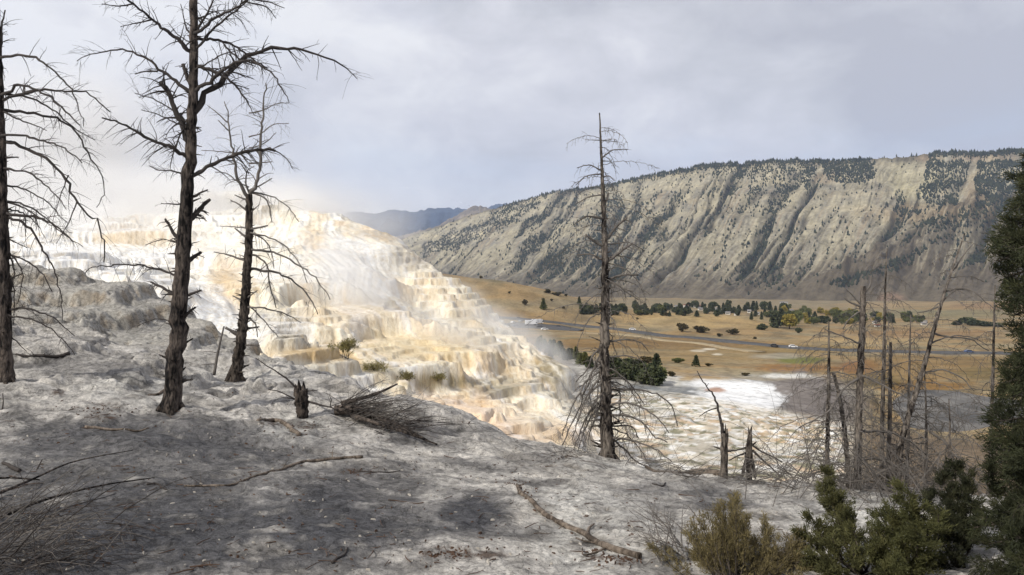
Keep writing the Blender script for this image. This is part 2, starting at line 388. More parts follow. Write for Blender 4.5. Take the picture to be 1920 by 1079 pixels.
zone(950, 735, 40, 12, lin(150, 140, 110, .7), .5); zone(640, 420, 12, 6, rust, .25); zone(710, 440, 60, 12, lin(214, 196, 170, .8), .7); zone(780, 480, 60, 18, lin(214, 200, 176, .8), .5)
zone(395, 605, 55, 60, white, .9); zone(660, 500, 75, 55, white, .7); zone(200, 495, 170, 22, white, .8); zone(890, 590, 40, 35, lin(206, 186, 150, .8), .5)
zone(450, 385, 140, 14, lin(188, 178, 160, .8), .8, ris); zone(660, 590, 90, 25, lin(226, 196, 150, .8), .35); zone(830, 640, 100, 22, lin(232, 204, 150, .8), .4, sm(-.2, .3, w2)); zone(1090, 720, 30, 60, lin(190, 188, 182, .8), .6)  # first zone: shade beneath the cap's lip painted as grey tan
c = np.clip(c * (1 + .13 * w2[..., None] + .08 * st[..., None]), .02, .93)
m = NT('travertine_terrace_stone'); p = m.pos()
f1 = m.noise(2.4, 6, .7, p); f2 = m.noise(13, 5, .7, p); fz = m.noise(5, 4, .6, m.mapping(p, (1, 1, .12)))
cc = m.mixc(m.mixc(m.col(), m.ramp(f1, [(.36, (.84, .80, .72)), (.5, (1, 1, 1)), (.66, (1.06, 1.06, 1.06))]), .8, 'MULTIPLY'), m.ramp(fz, [(.38, (.80, .72, .60)), (.5, (1, 1, 1))]), .5, 'MULTIPLY')
M['terrace'] = m.surf(cc, m.math('ADD', m.math('MULTIPLY', f1, .6), .25), m.bump(f2, .35, .08, m.bump(fz, .45, .15, m.bump(f1, .4, .3))), spec=.35)
terrace = mesh_np('terrace', np.stack([X, Y, Z], -1).reshape(-1, 3), grid_faces(*X.shape), M['terrace'], col=c.reshape(-1, 3))
tag(terrace, None, None, kind='structure')

# ================================================================== valley
VAL = TPS([
 (1150, 990, 38), (1400, 1000, 38), (1900, 1000, 38), (2300, 1000, 38), (1200, 884, 52), (1400, 884, 52), (1560, 884, 54), (1300, 800, 76), (1450, 800, 84), (1180, 830, 64), (1300, 742, 120), (1450, 742, 130),
 (1560, 735, 140), (1300, 706, 190), (1500, 702, 205), (1250, 722, 138), (1170, 728, 110), (1100, 690, 150), (1050, 668, 190), (1020, 655, 230),
 (1750, 740, 172), (1700, 800, 139), (1850, 800, 139), (1850, 740, 172), (1680, 770, 153), (1750, 865, 86), (1900, 870, 86), (1600, 850, 80), (2100, 760, 160), (2300, 860, 90),
 (1300, 682, 245), (1500, 690, 225), (1650, 715, 200), (1500, 662, 380), (1350, 652, 425), (1200, 640, 420), (1100, 634, 430), (1000, 625, 480), (1200, 626, 560), (1350, 640, 505), (1455, 651, 470), (1560, 658, 445), (1700, 661, 440), (1830, 664, 430), (1920, 667, 430), (2200, 672, 430),
 (900, 590, 640), (950, 601, 620), (1050, 613, 600), (1750, 700, 250), (1900, 700, 250), (2200, 710, 250),
 (950, 588, 650), (1100, 605, 650), (700, 498, 870), (780, 506, 850), (850, 517, 830), (950, 529, 800), (1000, 541, 780), (1060, 557, 765), (1120, 578, 745), (1180, 592, 735), (1000, 570, 700), (1080, 588, 690),
 (850, 575, 1100), (700, 560, 1150), (1050, 592, 1000), (1150, 594, 940), 
 (1230, 588, 770), (1330, 590, 745), (1430, 604, 725), (1550, 614, 700), (1300, 618, 600), (1500, 636, 545), (1650, 630, 640), (1800, 626, 640), (1920, 628, 640),
 (1200, 580, 1120), (1300, 588, 1000), (1400, 596, 950), (1500, 604, 900), (1600, 606, 880), (1700, 606, 860), (1400, 574, 1350), (1250, 570, 1400), (1600, 584, 1200), (1800, 592, 1000), (1920, 592, 1000), (2300, 590, 1000),
 (1700, 572, 1500), (1900, 572, 1500), (1560, 574, 1480), (1100, 562, 1900), (1300, 562, 1900), (1500, 563, 1900), (1700, 562, 1950), (1900, 562, 1950), (2300, 562, 1950),
 (800, 556, 2000), (500, 540, 2000), (0, 540, 2000), (0, 610, 700), (400, 600, 700), (700, 590, 700), (0, 800, 120), (500, 790, 120), (850, 760, 130), (700, 700, 250), (0, 700, 250),
 (0, 1000, 38), (700, 1000, 38), (0, 527, 3600), (960, 530, 3600), (1920, 530, 3600), (0, 498, 9000), (960, 498, 9000), (1920, 498, 9000),
], 1e-4)

def val_z(a, l):
    d = np.exp(l); x = a * d; y = d
    z = VAL(a, l) * d
    z = z + d * (.0016 * fbm(x / (d * .05 + 2), y / (d * .12 + 4), 3, 201)) * sm(40, 200, d)
    k = sm(125, 80, d)
    q = (z + .28 * fbm(x / 6, y / 6, 3, 211) + .16 * (1 - np.abs(noise(x / 3.2, y / 3.2, 212)))) / .55
    fl = np.floor(q); f = q - fl
    return mix(z, .55 * (fl + .15 * f + .85 * sm(.38, .62, f)), k)

A, L, D, X, Y, Z = build_grid(val_z, -.82, .82, 800, 34, 9000, 800)
U = CU + F * A; Vv = HV - F * Z / D
Ld = L
w1 = fbm(A * 30, L * 9, 5, 221); w2 = fbm(A * 110, L * 40, 4, 231); w3 = fbm(A * 9, L * 16, 4, 241); w4 = fbm(X / 2.2, Y / 3.0, 4, 251)
gold = lin(182, 154, 110, .66); straw = lin(176, 160, 126, .66); brown = lin(134, 116, 88, .62); sage = lin(136, 128, 98, .66); redd = lin(170, 112, 70, .8)
c = mix(gold, straw, sm(-.3, .4, w3 + .3 * w1)); c = mix(c, brown, sm(.0, .55, w1 + .3 * w2) * .65); c = mix(c, sage, sm(.1, .5, fbm(A * 22 + 4, L * 14, 4, 243)) * .5)
ww = .5 * w1 + .25 * w2
def zone(cu, cv, ru, rv, colr, s, cond=1.0, soft=.4):
    global c
    c = mix(c, colr, ell(U, Vv, cu, cv, ru, rv, ww, soft) * s * cond)
zone(1030, 575, 110, 40, gold, .4); zone(1300, 602, 150, 14, lin(196, 168, 116, .8), .5)
zone(1350, 570, 400, 9, lin(150, 138, 112, .8), .7); zone(1740, 572, 160, 5, lin(188, 162, 120, .66), .8); zone(1880, 574, 90, 7, lin(164, 128, 96, .66), .5); zone(1760, 588, 170, 7, lin(136, 130, 100, .8), .7)
zone(1200, 645, 260, 10, lin(150, 118, 72, .66), .7); zone(1350, 668, 190, 14, lin(176, 150, 104, .64), .6); zone(1500, 655, 130, 8, lin(150, 126, 76, .8), .6)
zone(1500, 676, 45, 7, lin(110, 118, 56, .8), .8); zone(1460, 668, 50, 5, lin(180, 172, 152, .8), .7); zone(1500, 690, 90, 7, lin(168, 122, 70, .7), .7); zone(1610, 688, 40, 12, lin(150, 98, 62, .7), .7)
zone(1330, 655, 12, 2, lin(232, 222, 200, .8), .8); zone(1345, 665, 10, 2, lin(232, 222, 200, .8), .7); zone(1310, 658, 14, 2, lin(232, 222, 200, .8), .7)
zone(1750, 690, 150, 22, lin(160, 128, 78, .66), .6); zone(1730, 724, 90, 10, lin(168, 124, 62, .66), .7); zone(1640, 715, 60, 12, lin(118, 104, 66, .66), .7); zone(1850, 700, 60, 12, lin(120, 108, 70, .66), .6); zone(1720, 627, 140, 9, lin(168, 128, 86, .66), .5); zone(1620, 640, 140, 8, lin(198, 172, 124, .8), .4)
near = sm(215, 150, D)
trav = lin(206, 202, 192, .8); gr = lin(146, 142, 138, .8); blu = lin(142, 145, 145, .74)
fl = mix(gr, trav, sm(-.3, .35, w1 + .4 * w4))
c = mix(c, fl, near * sm(1020, 1080, U) * sm(1640, 1560, U))
zone(1215, 748, 120, 30, blu, .95, sm(225, 180, D)); zone(1560, 760, 70, 40, lin(128, 120, 112, .8), .8); zone(1280, 716, 90, 8, lin(210, 206, 194, .8), .7); zone(1320, 710, 55, 5, lin(176, 146, 96, .8), .8); zone(1262, 700, 40, 6, lin(176, 150, 108, .8), .8)
zone(1500, 740, 75, 42, lin(136, 128, 122, .8), .95, soft=.25); zone(1440, 706, 60, 6, lin(150, 146, 132, .8), .5)
zone(1385, 742, 78, 26, lin(244, 244, 242, .9), 1, soft=.2); zone(1435, 752, 34, 20, lin(244, 244, 242, .9), 1, soft=.2); zone(1300, 765, 90, 16, lin(238, 236, 228, .88), .85); zone(1340, 720, 50, 8, lin(240, 240, 238, .88), .8); zone(1480, 706, 60, 5, lin(232, 230, 222, .85), .8); zone(1340, 732, 18, 4, lin(180, 128, 92, .8), .8)
zone(1400, 788, 110, 14, lin(176, 158, 138, .8), .85); zone(1250, 800, 120, 12, lin(214, 186, 146, .8), .5); zone(1480, 812, 75, 22, lin(196, 156, 98, .8), .95, soft=.25); zone(1480, 800, 60, 5, lin(150, 120, 84, .8), .6)
b = sm(118, 92, D) * sm(1060, 1120, U) * sm(1640, 1560, U)
wx = X + 1.2 * fbm(X / 3, Y / 3, 3, 267); wy = Y + 1.2 * fbm(X / 3 + 9, Y / 3, 3, 268); pool = fbm(wx / 2.0 + 3, wy / 1.7, 5, 261); p2 = fbm(wx / 2.9 + 13, wy / 2.2, 5, 263); p3 = fbm(wx / 1.5 - 7, wy / 1.2, 5, 265)
c = mix(c, lin(236, 226, 204, .85), b * .6); c = mix(c, lin(216, 176, 130, .8), b * sm(.05, .3, p2) * .5); c = mix(c, lin(138, 136, 108, .8), b * sm(.16, .26, pool) * .85); c = mix(c, lin(246, 244, 238, .88), b * sm(.05, .3, p3) * .9)
c = mix(c, lin(120, 106, 90, .8), sm(130, 100, D) * sm(1560, 1660, U) * .85)
c = np.clip(c * (1 + .16 * w2[..., None] + .1 * w1[..., None]), .02, .88)
m = NT('valley_soil'); p = m.pos(); f1 = m.noise(.03, 8, .7, p); f2 = m.noise(.5, 6, .7, p)
cc = m.mixc(m.mixc(m.col(), m.ramp(f1, [(.38, .70), (.5, 1.0), (.64, 1.22)]), .8, 'MULTIPLY'), m.ramp(f2, [(.38, .65), (.5, 1.0), (.64, 1.2)]), .8, 'MULTIPLY')
M['valley'] = m.surf(cc, .95, m.bump(f2, .4, .2), spec=.1)
valley = mesh_np('valley_ground', np.stack([X, Y, Z], -1).reshape(-1, 3), grid_faces(*X.shape), M['valley'], col=c.reshape(-1, 3))
tag(valley, None, None, kind='structure')

VS_ = Surf(A, L, Z)
def val_pt(u, v, lo=45, hi=1800): return VS_.hit(u, v, lo, hi)
def val_at(x, y): return float(val_z(np.array([x / y]), np.array([math.log(y)]))[0])

# level grey sheet behind the right cluster
pc = [(1655, 792), (1668, 762), (1690, 742), (1730, 731), (1790, 734), (1850, 744), (1920, 752), (2050, 770), (2050, 800), (1900, 812), (1760, 812), (1690, 806)]
zp = (HV - 738) / F * 172 + .25
P = np.array([[(u - CU) / F * (zp * F / (HV - v)), zp * F / (HV - v)] for u, v in pc]); P = np.vstack([P, P[:1]])
P = spline(P, 73)[:-1]; ctr = P.mean(0)
V = np.vstack([np.c_[ctr + (P - ctr) * k, np.full(len(P), zp)] for k in (1, .66, .33, .02)]); n = len(P)
Q = np.array([[r * n + i, r * n + (i + 1) % n, (r + 1) * n + (i + 1) % n, (r + 1) * n + i] for r in range(3) for i in range(n)])[:, ::-1]
m = NT('grey_flat_surface'); p = m.pos(); f = m.noise(.6, 4, .6, m.mapping(p, (1, .35, 1)))
M['grey_flat'] = m.surf(m.ramp(m.noise(.25, 6, .7, m.mapping(p, (1, .4, 1))), [(.4, tuple(lin(78, 77, 75))), (.6, tuple(lin(118, 115, 110)))]), .7, m.bump(f, .6, .4), spec=.2)
tag(mesh_np('grey_flat', V, Q, M['grey_flat']), None, None, kind='structure')
# ================================================================== the long mountain
RB = np.array([  # ridge (u v d) -> base (u v d)
 (600, 490, 5600, 520, 500, 5000), (700, 464, 5200, 600, 490, 4600), (760, 447, 5000, 650, 498, 4200), (800, 432, 4900, 690, 505, 3900), (870, 408, 4600, 730, 520, 3500), (950, 384, 4300, 770, 540, 3000), (1050, 357, 4000, 860, 552, 2500),
 (1130, 348, 3800, 930, 560, 2250), (1200, 332, 3600, 1010, 562, 2100), (1330, 309, 3400, 1110, 566, 1950), (1420, 304, 3300, 1205, 567, 1900), (1500, 302, 3200, 1295, 568, 1850),
 (1620, 301, 3100, 1415, 570, 1800), (1700, 293, 3050, 1500, 571, 1780), (1760, 287, 3000, 1575, 572, 1760), (1850, 287, 2950, 1685, 573, 1740), (1920, 282, 2900, 1780, 574, 1720), (2050, 278, 2850, 1950, 575, 1700), (2200, 275, 2850, 2140, 575, 1700)], float)
NS, NTT = 1000, 330
sk = RB[:, 0]
def rb(s):
    o = np.stack([np.interp(s, sk, RB[:, i]) for i in range(6)], -1)
    k = np.ones(9) / 9
    return o
def mount(s, t):
    """s: ridge bearing in photo pixels, t: 0 base .. 1 ridge, up to 1.35 onto the plateau behind"""
    o = rb(s)
    Rg = np.stack([(o[..., 0] - CU) / F * o[..., 2], o[..., 2], (HV - o[..., 1]) / F * o[..., 2]], -1)
    Bs = np.stack([(o[..., 3] - CU) / F * o[..., 5], o[..., 5], (HV - o[..., 4]) / F * o[..., 5] - 12], -1)
    tt = np.minimum(t, 1)
    g = np.where(tt < .3, .16 * (tt / .3) ** 1.5, .16 + .84 * np.clip((tt - .3) / .7, 0, 1) ** 1.04)
    P = Bs + (Rg - Bs) * tt[..., None]
    P[..., 2] = Bs[..., 2] + (Rg[..., 2] - Bs[..., 2]) * g
    # gullies
    wob = 26 * fbm(s / 80, t * 2.6, 4, 301)
    s1 = (s + wob) / 74 + .75 * noise(s / 170, t * 1.2, 303); n1 = noise(s1, s * 0 + .37, 305); n1b = noise((s + wob * 1.6) / 31, t * .9, 307); n2 = noise((s + 1.8 * wob) / 13, t * 1.6, 309)
    g1 = np.exp(-(n1 / .13) ** 2); g2 = np.exp(-(n1b / .14) ** 2); g3 = np.exp(-(n2 / .2) ** 2)
    env = sm(.06, .4, t) * (1 - .75 * sm(.80, 1.0, t))
    var = .15 + 1.0 * sm(-.5, .6, noise(s / 130, t * 1.6 + 5, 315) + .5 * noise(s / 45, t * 1.1, 316)); dep = env * var * (22 * g1 + 12 * g2 * sm(.2, .5, t) + 5 * g3) - env * 11 * np.abs(n1)
    dep = dep + 10 * fbm(s / 20, t * 8, 4, 311) * sm(0.02, .2, t) * sm(1.2, .9, t)
    # strata ledges
    P[..., 2] -= dep
    P[..., 2] += 5 * sm(.45, .6, t) * np.sin(P[..., 2] / 13 + 2 * fbm(s / 60, t * 2, 2, 313)) * sm(1.05, .9, t)
    # spur running down to the left on the right hand side
    sp = np.exp(-((s - (1770 + 120 * (t - .2) / .35)) / 80.) ** 2) * sm(.02, .18, t) * sm(.72, .5, t) * 75
    sp2 = np.exp(-((s - 2010) / 120.) ** 2) * sm(.0, .2, t) * sm(.8, .4, t) * 70
    P[..., 2] += np.maximum(sp, sp2) * (1 + .5 * fbm(s / 30, t * 7, 4, 317))
    bk = np.clip(t - 1, 0, 1)
    P[..., 1] += bk * 2600; P[..., 0] += bk * 2600 * (P[..., 0] / P[..., 1]); P[..., 2] += -bk * 420
    return P, g1 * sm(.06, .4, t) * (.4 + .6 * np.minimum(var, 1)), g2 * sm(.06, .4, t) * (.3 + .7 * np.minimum(var, 1)), np.maximum(sp, sp2) / 75
def streak(s, t):
    """narrow washes with dark soil and timber, running down the slope"""
    q = s + 26 * fbm(s / 80, t * 2.6, 4, 301)
    a = np.exp(-(noise(q / 27, t * .45, 351) / .085) ** 2) * sm(-.25, .25, noise(s / 50, t * 2.2, 353)) * sm(.14, .3, t) * sm(.93, .75, t)
    b = np.exp(-(noise(q / 12, t * .8, 355) / .12) ** 2) * sm(-.1, .35, noise(s / 40, t * 2.5, 357)) * sm(.3, .5, t) * sm(1., .85, t)
    return np.maximum(a, .7 * b)
S, T = np.meshgrid(np.linspace(600, 2200, NS), np.r_[np.linspace(0, 1, NTT - 20), np.linspace(1.01, 1.35, 20)])
P, g1, g2, sp = mount(S, T)
U = CU + F * P[..., 0] / P[..., 1]; Vv = HV - F * P[..., 2] / P[..., 1]
w1 = fbm(S / 40, T * 6, 5, 321); w2 = fbm(S / 9, T * 14, 4, 323); w3 = fbm(S / 5, T * 1.2, 3, 325); zz = P[..., 2]
pal = lin(196, 186, 158, .72); gry = lin(166, 160, 144, .68); brn = lin(124, 113, 96, .62); tanc = lin(188, 164, 128, .66); drk = lin(98, 92, 78, .62)
c = mix(pal, gry, sm(-.3, .4, w1 + .3 * w3)); c = mix(c, tanc, sm(.25, .7, w3 + w1) * .5)
c = mix(c, lin(214, 200, 166, .72), sm(.1, .5, np.sin(zz / 9 + 3 * w1)) * sm(.45, .7, T) * .35)
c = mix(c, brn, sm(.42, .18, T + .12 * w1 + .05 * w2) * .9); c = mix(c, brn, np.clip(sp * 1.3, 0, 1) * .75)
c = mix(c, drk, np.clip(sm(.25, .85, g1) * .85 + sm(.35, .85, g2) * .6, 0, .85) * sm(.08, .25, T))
def zone(cu, cv, ru, rv, colr, s, soft=.4):
    global c
    c = mix(c, colr, ell(U, Vv, cu, cv, ru, rv, .4 * w1 + .2 * w2, soft) * s)
red = lin(172, 140, 112, .74)
zone(1550, 335, 26, 10, red, .4); zone(1740, 297, 22, 8, red, .4); zone(1850, 297, 60, 10, red, .35); zone(1720, 340, 70, 30, lin(206, 196, 160, .76), .7); zone(1830, 360, 20, 40, tanc, .5); zone(1670, 560, 26, 12, lin(170, 140, 116, .74), .6); zone(1750, 400, 120, 16, tanc, .5)
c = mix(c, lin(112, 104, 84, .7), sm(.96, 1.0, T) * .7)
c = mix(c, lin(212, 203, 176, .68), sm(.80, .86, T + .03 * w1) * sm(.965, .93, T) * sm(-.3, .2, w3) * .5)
sk_ = streak(S, T); c = mix(c, drk * .8, sk_ * .8)
w5 = fbm(S / 4.5 + 3 * w1, T * 1.6, 4, 327); c = mix(c, lin(208, 198, 170, .7), sm(.12, .5, w5) * sm(.1, .3, T) * sm(.95, .8, T) * .5); c = mix(c, drk, sm(-.2, -.55, w5) * .4)
c = np.clip(c * (1 + .16 * w2[..., None]), .02, .7)
m = NT('mountain_rock'); p = m.pos(); f1 = m.noise(.012, 8, .7, p); f2 = m.noise(.06, 6, .7, p)
cc = m.mixc(m.mixc(m.col(), m.ramp(f1, [(.38, .72), (.5, 1.0), (.64, 1.18)]), .8, 'MULTIPLY'), m.ramp(f2, [(.38, .72), (.5, 1.0), (.64, 1.16)]), .8, 'MULTIPLY')
M['mountain'] = m.surf(cc, .95, m.bump(f2, .8, 8), spec=.05)
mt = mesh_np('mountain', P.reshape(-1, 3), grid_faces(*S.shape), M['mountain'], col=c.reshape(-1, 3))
tag(mt, None, None, kind='structure')

# far ranges
def far_range(name, prof, d, depth, mat, seed, base=-140):
    us = np.linspace(prof[0][0], prof[-1][0], 260); vs = np.interp(us, [p[0] for p in prof], [p[1] for p in prof])
    zt = (HV - vs) / F * d + d * .0025 * fbm(us / 9., us * 0, 4, seed) + d * .001 * fbm(us / 2.5, us * 0, 3, seed + 5)
    rows = []
    for k in np.r_[np.linspace(0, 1, 40), 1.4]:
        g = k if k <= 1 else 1
        dd = d - depth * (1 - k)
        sp = fbm(us / 22 + seed, np.full_like(us, k * 2.2), 4, seed + 9)
        z = base + (zt - base) * g ** 1.15 + (1 - abs(2 * min(g, 1) - 1)) * (zt - base) * .34 * sp - (300 if k > 1 else 0)
        rows.append(np.stack([(us - CU) / F * d + 0 * us + (dd - d) * (us - CU) / F * .6, np.full_like(us, dd) + 0 * z, z], -1))
    Pm = np.array(rows)
    o = mesh_np(name, Pm.reshape(-1, 3), grid_faces(*Pm.shape[:2]), mat); tag(o, None, None, kind='structure')
m = NT('haze_blue_forest_slope'); p = m.pos(); f = m.noise(.004, 8, .7, p)
M['far'] = m.surf(m.ramp(f, [(.4, tuple(lin(34, 46, 66))), (.58, tuple(lin(66, 78, 96)))]), .95, m.bump(f, .6, 60), spec=.05)  # distance haze painted in: the forest colour is shifted to blue
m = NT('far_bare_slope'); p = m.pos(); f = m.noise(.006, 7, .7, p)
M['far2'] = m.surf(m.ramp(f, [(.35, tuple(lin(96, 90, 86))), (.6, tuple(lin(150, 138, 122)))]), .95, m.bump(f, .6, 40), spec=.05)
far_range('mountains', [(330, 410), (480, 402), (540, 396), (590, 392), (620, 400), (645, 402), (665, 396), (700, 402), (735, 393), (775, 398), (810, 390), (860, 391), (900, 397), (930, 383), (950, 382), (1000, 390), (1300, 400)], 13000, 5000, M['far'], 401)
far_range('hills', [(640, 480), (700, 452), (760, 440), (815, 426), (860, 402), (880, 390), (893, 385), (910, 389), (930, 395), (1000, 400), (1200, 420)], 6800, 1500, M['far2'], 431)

# ------------------------------------------------------------------ conifers on the mountain
def inpoly(u, v, poly):
    r = np.zeros(len(u), bool); n = len(poly)
    for i in range(n):
        x1, y1 = poly[i]; x2, y2 = poly[(i + 1) % n]
        k = ((y1 > v) != (y2 > v)) & (u < (x2 - x1) * (v - y1) / (y2 - y1 + 1e-9) + x1); r ^= k
    return r
forests = [([(1530, 304), (1622, 302), (1642, 325), (1645, 338), (1600, 345), (1560, 340), (1545, 322)], .95), ([(1738, 300), (1820, 302), (1806, 345), (1790, 385), (1745, 388), (1722, 372)], .75), ([(1832, 305), (1935, 300), (1935, 372), (1850, 374), (1826, 350)], .9),
           ([(1850, 375), (1935, 360), (1930, 400), (1800, 430), (1735, 440), (1740, 418), (1800, 395)], .7), ([(1735, 450), (1860, 420), (1840, 438), (1740, 462)], .5), ([(1490, 300), (1535, 305), (1522, 360), (1512, 370)], .8), ([(1180, 335), (1300, 312), (1290, 322), (1180, 348)], .3), ([(1400, 305), (1520, 303), (1500, 350), (1440, 345), (1420, 400), (1405, 380)], .28),
           ([(1560, 535), (1560, 528), (1640, 505), (1700, 480), (1735, 460), (1742, 470), (1700, 500), (1630, 524), (1570, 545)], 1.), ([(960, 385), (1010, 372), (960, 420), (850, 470), (800, 480), (790, 460), (880, 425)], .5), ([(990, 372), (1040, 360), (980, 410), (940, 440), (920, 440)], .4), ([(1500, 303), (1480, 330), (1450, 380), (1440, 380), (1470, 320)], .4)]
N = 420000
s = RN.uniform(640, 2080, N); t = RN.uniform(.04, 1.03, N)
Pm, q1, q2, spq = mount(s, t)
u = CU + F * Pm[:, 0] / Pm[:, 1]; v = HV - F * Pm[:, 2] / Pm[:, 1]
cl = fbm(s / 16, t * 8, 3, 331); w_ = fbm(s / 60, t * 3, 2, 345); uw = u + 9 * fbm(u / 22, v / 22, 3, 341); vw = v + 7 * fbm(u / 22 + 7, v / 22, 3, 343)
pr = .011 * sm(.35, .75, t) * sm(-.05, .5, cl) + (.24 * sm(.35, .8, q1) * sm(.16, .34, t) + .16 * sm(.45, .85, q2) * sm(.42, .62, t)) * sm(-.45, .15, cl + .25 * w_)
pr += .0009 + .17 * streak(s, t) * sm(-.5, .2, cl)
pr += .02 * sm(.62, .8, t) * sm(1230, 1300, s) * sm(1560, 1500, s) * sm(-.2, .3, cl)
for poly, k in forests: pr = np.where(inpoly(uw, vw, poly), k * .26 * sm(-.7, 0, cl + .2), pr)
top = sm(.945 + .02 * cl, .985, t) * sm(880, 1200, s); pr = np.maximum(pr, top * .26)
pr = np.where(inpoly(uw, vw, [(1632, 302), (1724, 288), (1738, 300), (1728, 340), (1712, 372), (1690, 362), (1655, 345), (1648, 330)]) | inpoly(uw, vw, [(1818, 295), (1836, 300), (1826, 350), (1812, 395), (1790, 392), (1806, 350)]), pr * .03, pr)
pr = np.where((t > .96) & (u > 1722) & (u < 1742), 0, pr)
keep = RN.uniform(0, 1, N) < pr
Pm = Pm[keep]; t = t[keep]; K = len(Pm)
hgt = RN.uniform(5.5, 11, K) * (1 + .2 * (t > .97)); wid = hgt * RN.uniform(.18, .36, K); hgt = hgt * RN.uniform(.55, 1.25, K)
order = np.argsort(-hgt / Pm[:, 1]); Pm = Pm[order]; hgt = hgt[order]; wid = wid[order]
m = NT('mountain_conifer'); M['mtree'] = m.surf(m.ramp(m.noise(.05, 2, .5, m.pos()), [(.35, tuple(lin(40, 46, 40))), (.65, tuple(lin(70, 74, 60)))]), .95, spec=.05)
def cones(Pm, h, w):
    k = len(Pm); th = np.arange(6) * math.pi / 3; rows = []
    for zf, rf in ((-.1, .55), (.22, 1.0), (.55, .62), (1.0, .04)):
        jr = rf * RN.uniform(.75, 1.25, (k, 6))
        rows.append(np.stack([Pm[:, None, 0] + w[:, None] * jr * np.cos(th), Pm[:, None, 1] + w[:, None] * jr * np.sin(th), Pm[:, None, 2] + h[:, None] * zf + 0 * jr], -1))
    V = np.stack(rows, 1); b = np.arange(k)[:, None, None] * 24 + np.arange(3)[None, :, None] * 6; i = np.arange(6)[None, None]; j = (i + 1) % 6
    return V.reshape(-1, 3), np.stack([b + i, b + j, b + 6 + j, b + 6 + i], -1).reshape(-1, 4)
V, Q = cones(Pm[300:], hgt[300:], wid[300:])
fo = mesh_np('forest', V, Q, M['mtree'], smooth=False); tag(fo, 'dark conifers scattered in the gullies and thick along the mountain rim', 'forest', kind='stuff')
V, Q = cones(np.zeros((1, 3)), np.array([10.]), np.array([2.8]))
pm = None
for i in range(300):
    if pm is None: o = pm = mesh_np('conifer_tree', V, Q, M['mtree'], smooth=False)
    else: o = pm.copy(); COL.objects.link(o)
    o.location = Pm[i]; o.scale = (wid[i] / 2.8, wid[i] / 2.8, hgt[i] / 10); o.rotation_euler = (0, 0, R.uniform(0, 6))
    tag(o, 'tiny dark conifer dotted on the pale mountain side', 'tree', 'conifers dotted over the mountain side')
# ================================================================== dead trees
def z1(*p): return [(x / 2.5686, y / 2.5686) for x, y in p]
def z2(*p): return [(x / 2.5686, 360 + y / 2.5686) for x, y in p]
def z6(*p): return [(1480 + x / 2.248, 440 + y / 2.248) for x, y in p]
def z8(*p): return [(1000 + x / 2.696, 180 + y / 2.696) for x, y in p]
def z9(*p): return [(1000 + x / 3.853, 620 + y / 3.853) for x, y in p]

def twig(mb, p, dirv, ln, r, droop, rng, sub=0, n=6):
    """one thin curved shoot, with finer shoots off it"""
    P = [np.array(p, float)]; dv = np.array(dirv, float); dv /= np.linalg.norm(dv) + 1e-9
    for i in range(n):
        dv = dv + np.array([rng.gauss(0, .10), rng.gauss(0, .10), rng.gauss(0, .07) - droop]); dv /= np.linalg.norm(dv)
        P.append(P[-1] + dv * ln / n)
    P = np.array(P); rr = np.linspace(r, max(r * .30, .0016), n + 1)
    mb.tube(P, rr, 4 if r > .006 else 3)
    for k in range(sub):
        i = rng.randint(1, n - 1); d = P[i + 1] - P[i]; d /= np.linalg.norm(d)
        side = np.cross(d, [rng.gauss(0, 1), rng.gauss(0, 1), rng.gauss(0, 1)]); side /= np.linalg.norm(side) + 1e-9
        twig(mb, P[i], d * rng.uniform(.5, 1) + side * rng.uniform(.6, 1), ln * rng.uniform(.15, .42), max(r * .45, .002), droop, rng, 0, 4)

def limb(root, org, name, pts3, r0, r1, mat, rng, twigs=6, tl=.35, droop=.06, fork=0, knob=.12, hang=0.):
    """one branch as a child mesh: tapered crooked tube plus its twigs"""
    mb = MB(org); n = max(6, min(26, int(len(pts3) * 3)))
    P = spline(pts3, n); Lt = np.linalg.norm(np.diff(P, axis=0), axis=1).sum()
    P[1:-1] += RN.normal(size=(n - 2, 3)) * Lt * .006
    t = np.linspace(0, 1, n); rr = r0 + (r1 - r0) * t ** .8; 
    rr = rr * (1 + knob * RN.normal(size=n) * .5).clip(.7, 1.4)
    mb.tube(P, rr, 6, rough=.12, cap=True)
    for k in range(twigs):
        i = min(n - 2, int((.12 + .88 * rng.random() ** .8) * (n - 1))); d = P[i + 1] - P[i]; d /= np.linalg.norm(d) + 1e-9
        side = np.cross(d, [rng.gauss(0, 1), rng.gauss(0, 1), rng.gauss(0, 1)]); side /= np.linalg.norm(side) + 1e-9; side[2] -= hang
        twig(mb, P[i], d * rng.uniform(.3, 1) + side, tl * rng.uniform(.25, 1.), max(rr[i] * .36, .0034 if mat is M['twig_grey'] else .0021), droop * 1.5, rng, rng.randint(0, 2) + fork)
    return mb.build('branch', mat, root)

def px3(pts, d, kd):
    P = []; n = len(pts)
    for i, (u, v) in enumerate(pts):
        P.append(at(u, v, d + kd * (i / max(n - 1, 1)) ** 1.1))
    return P

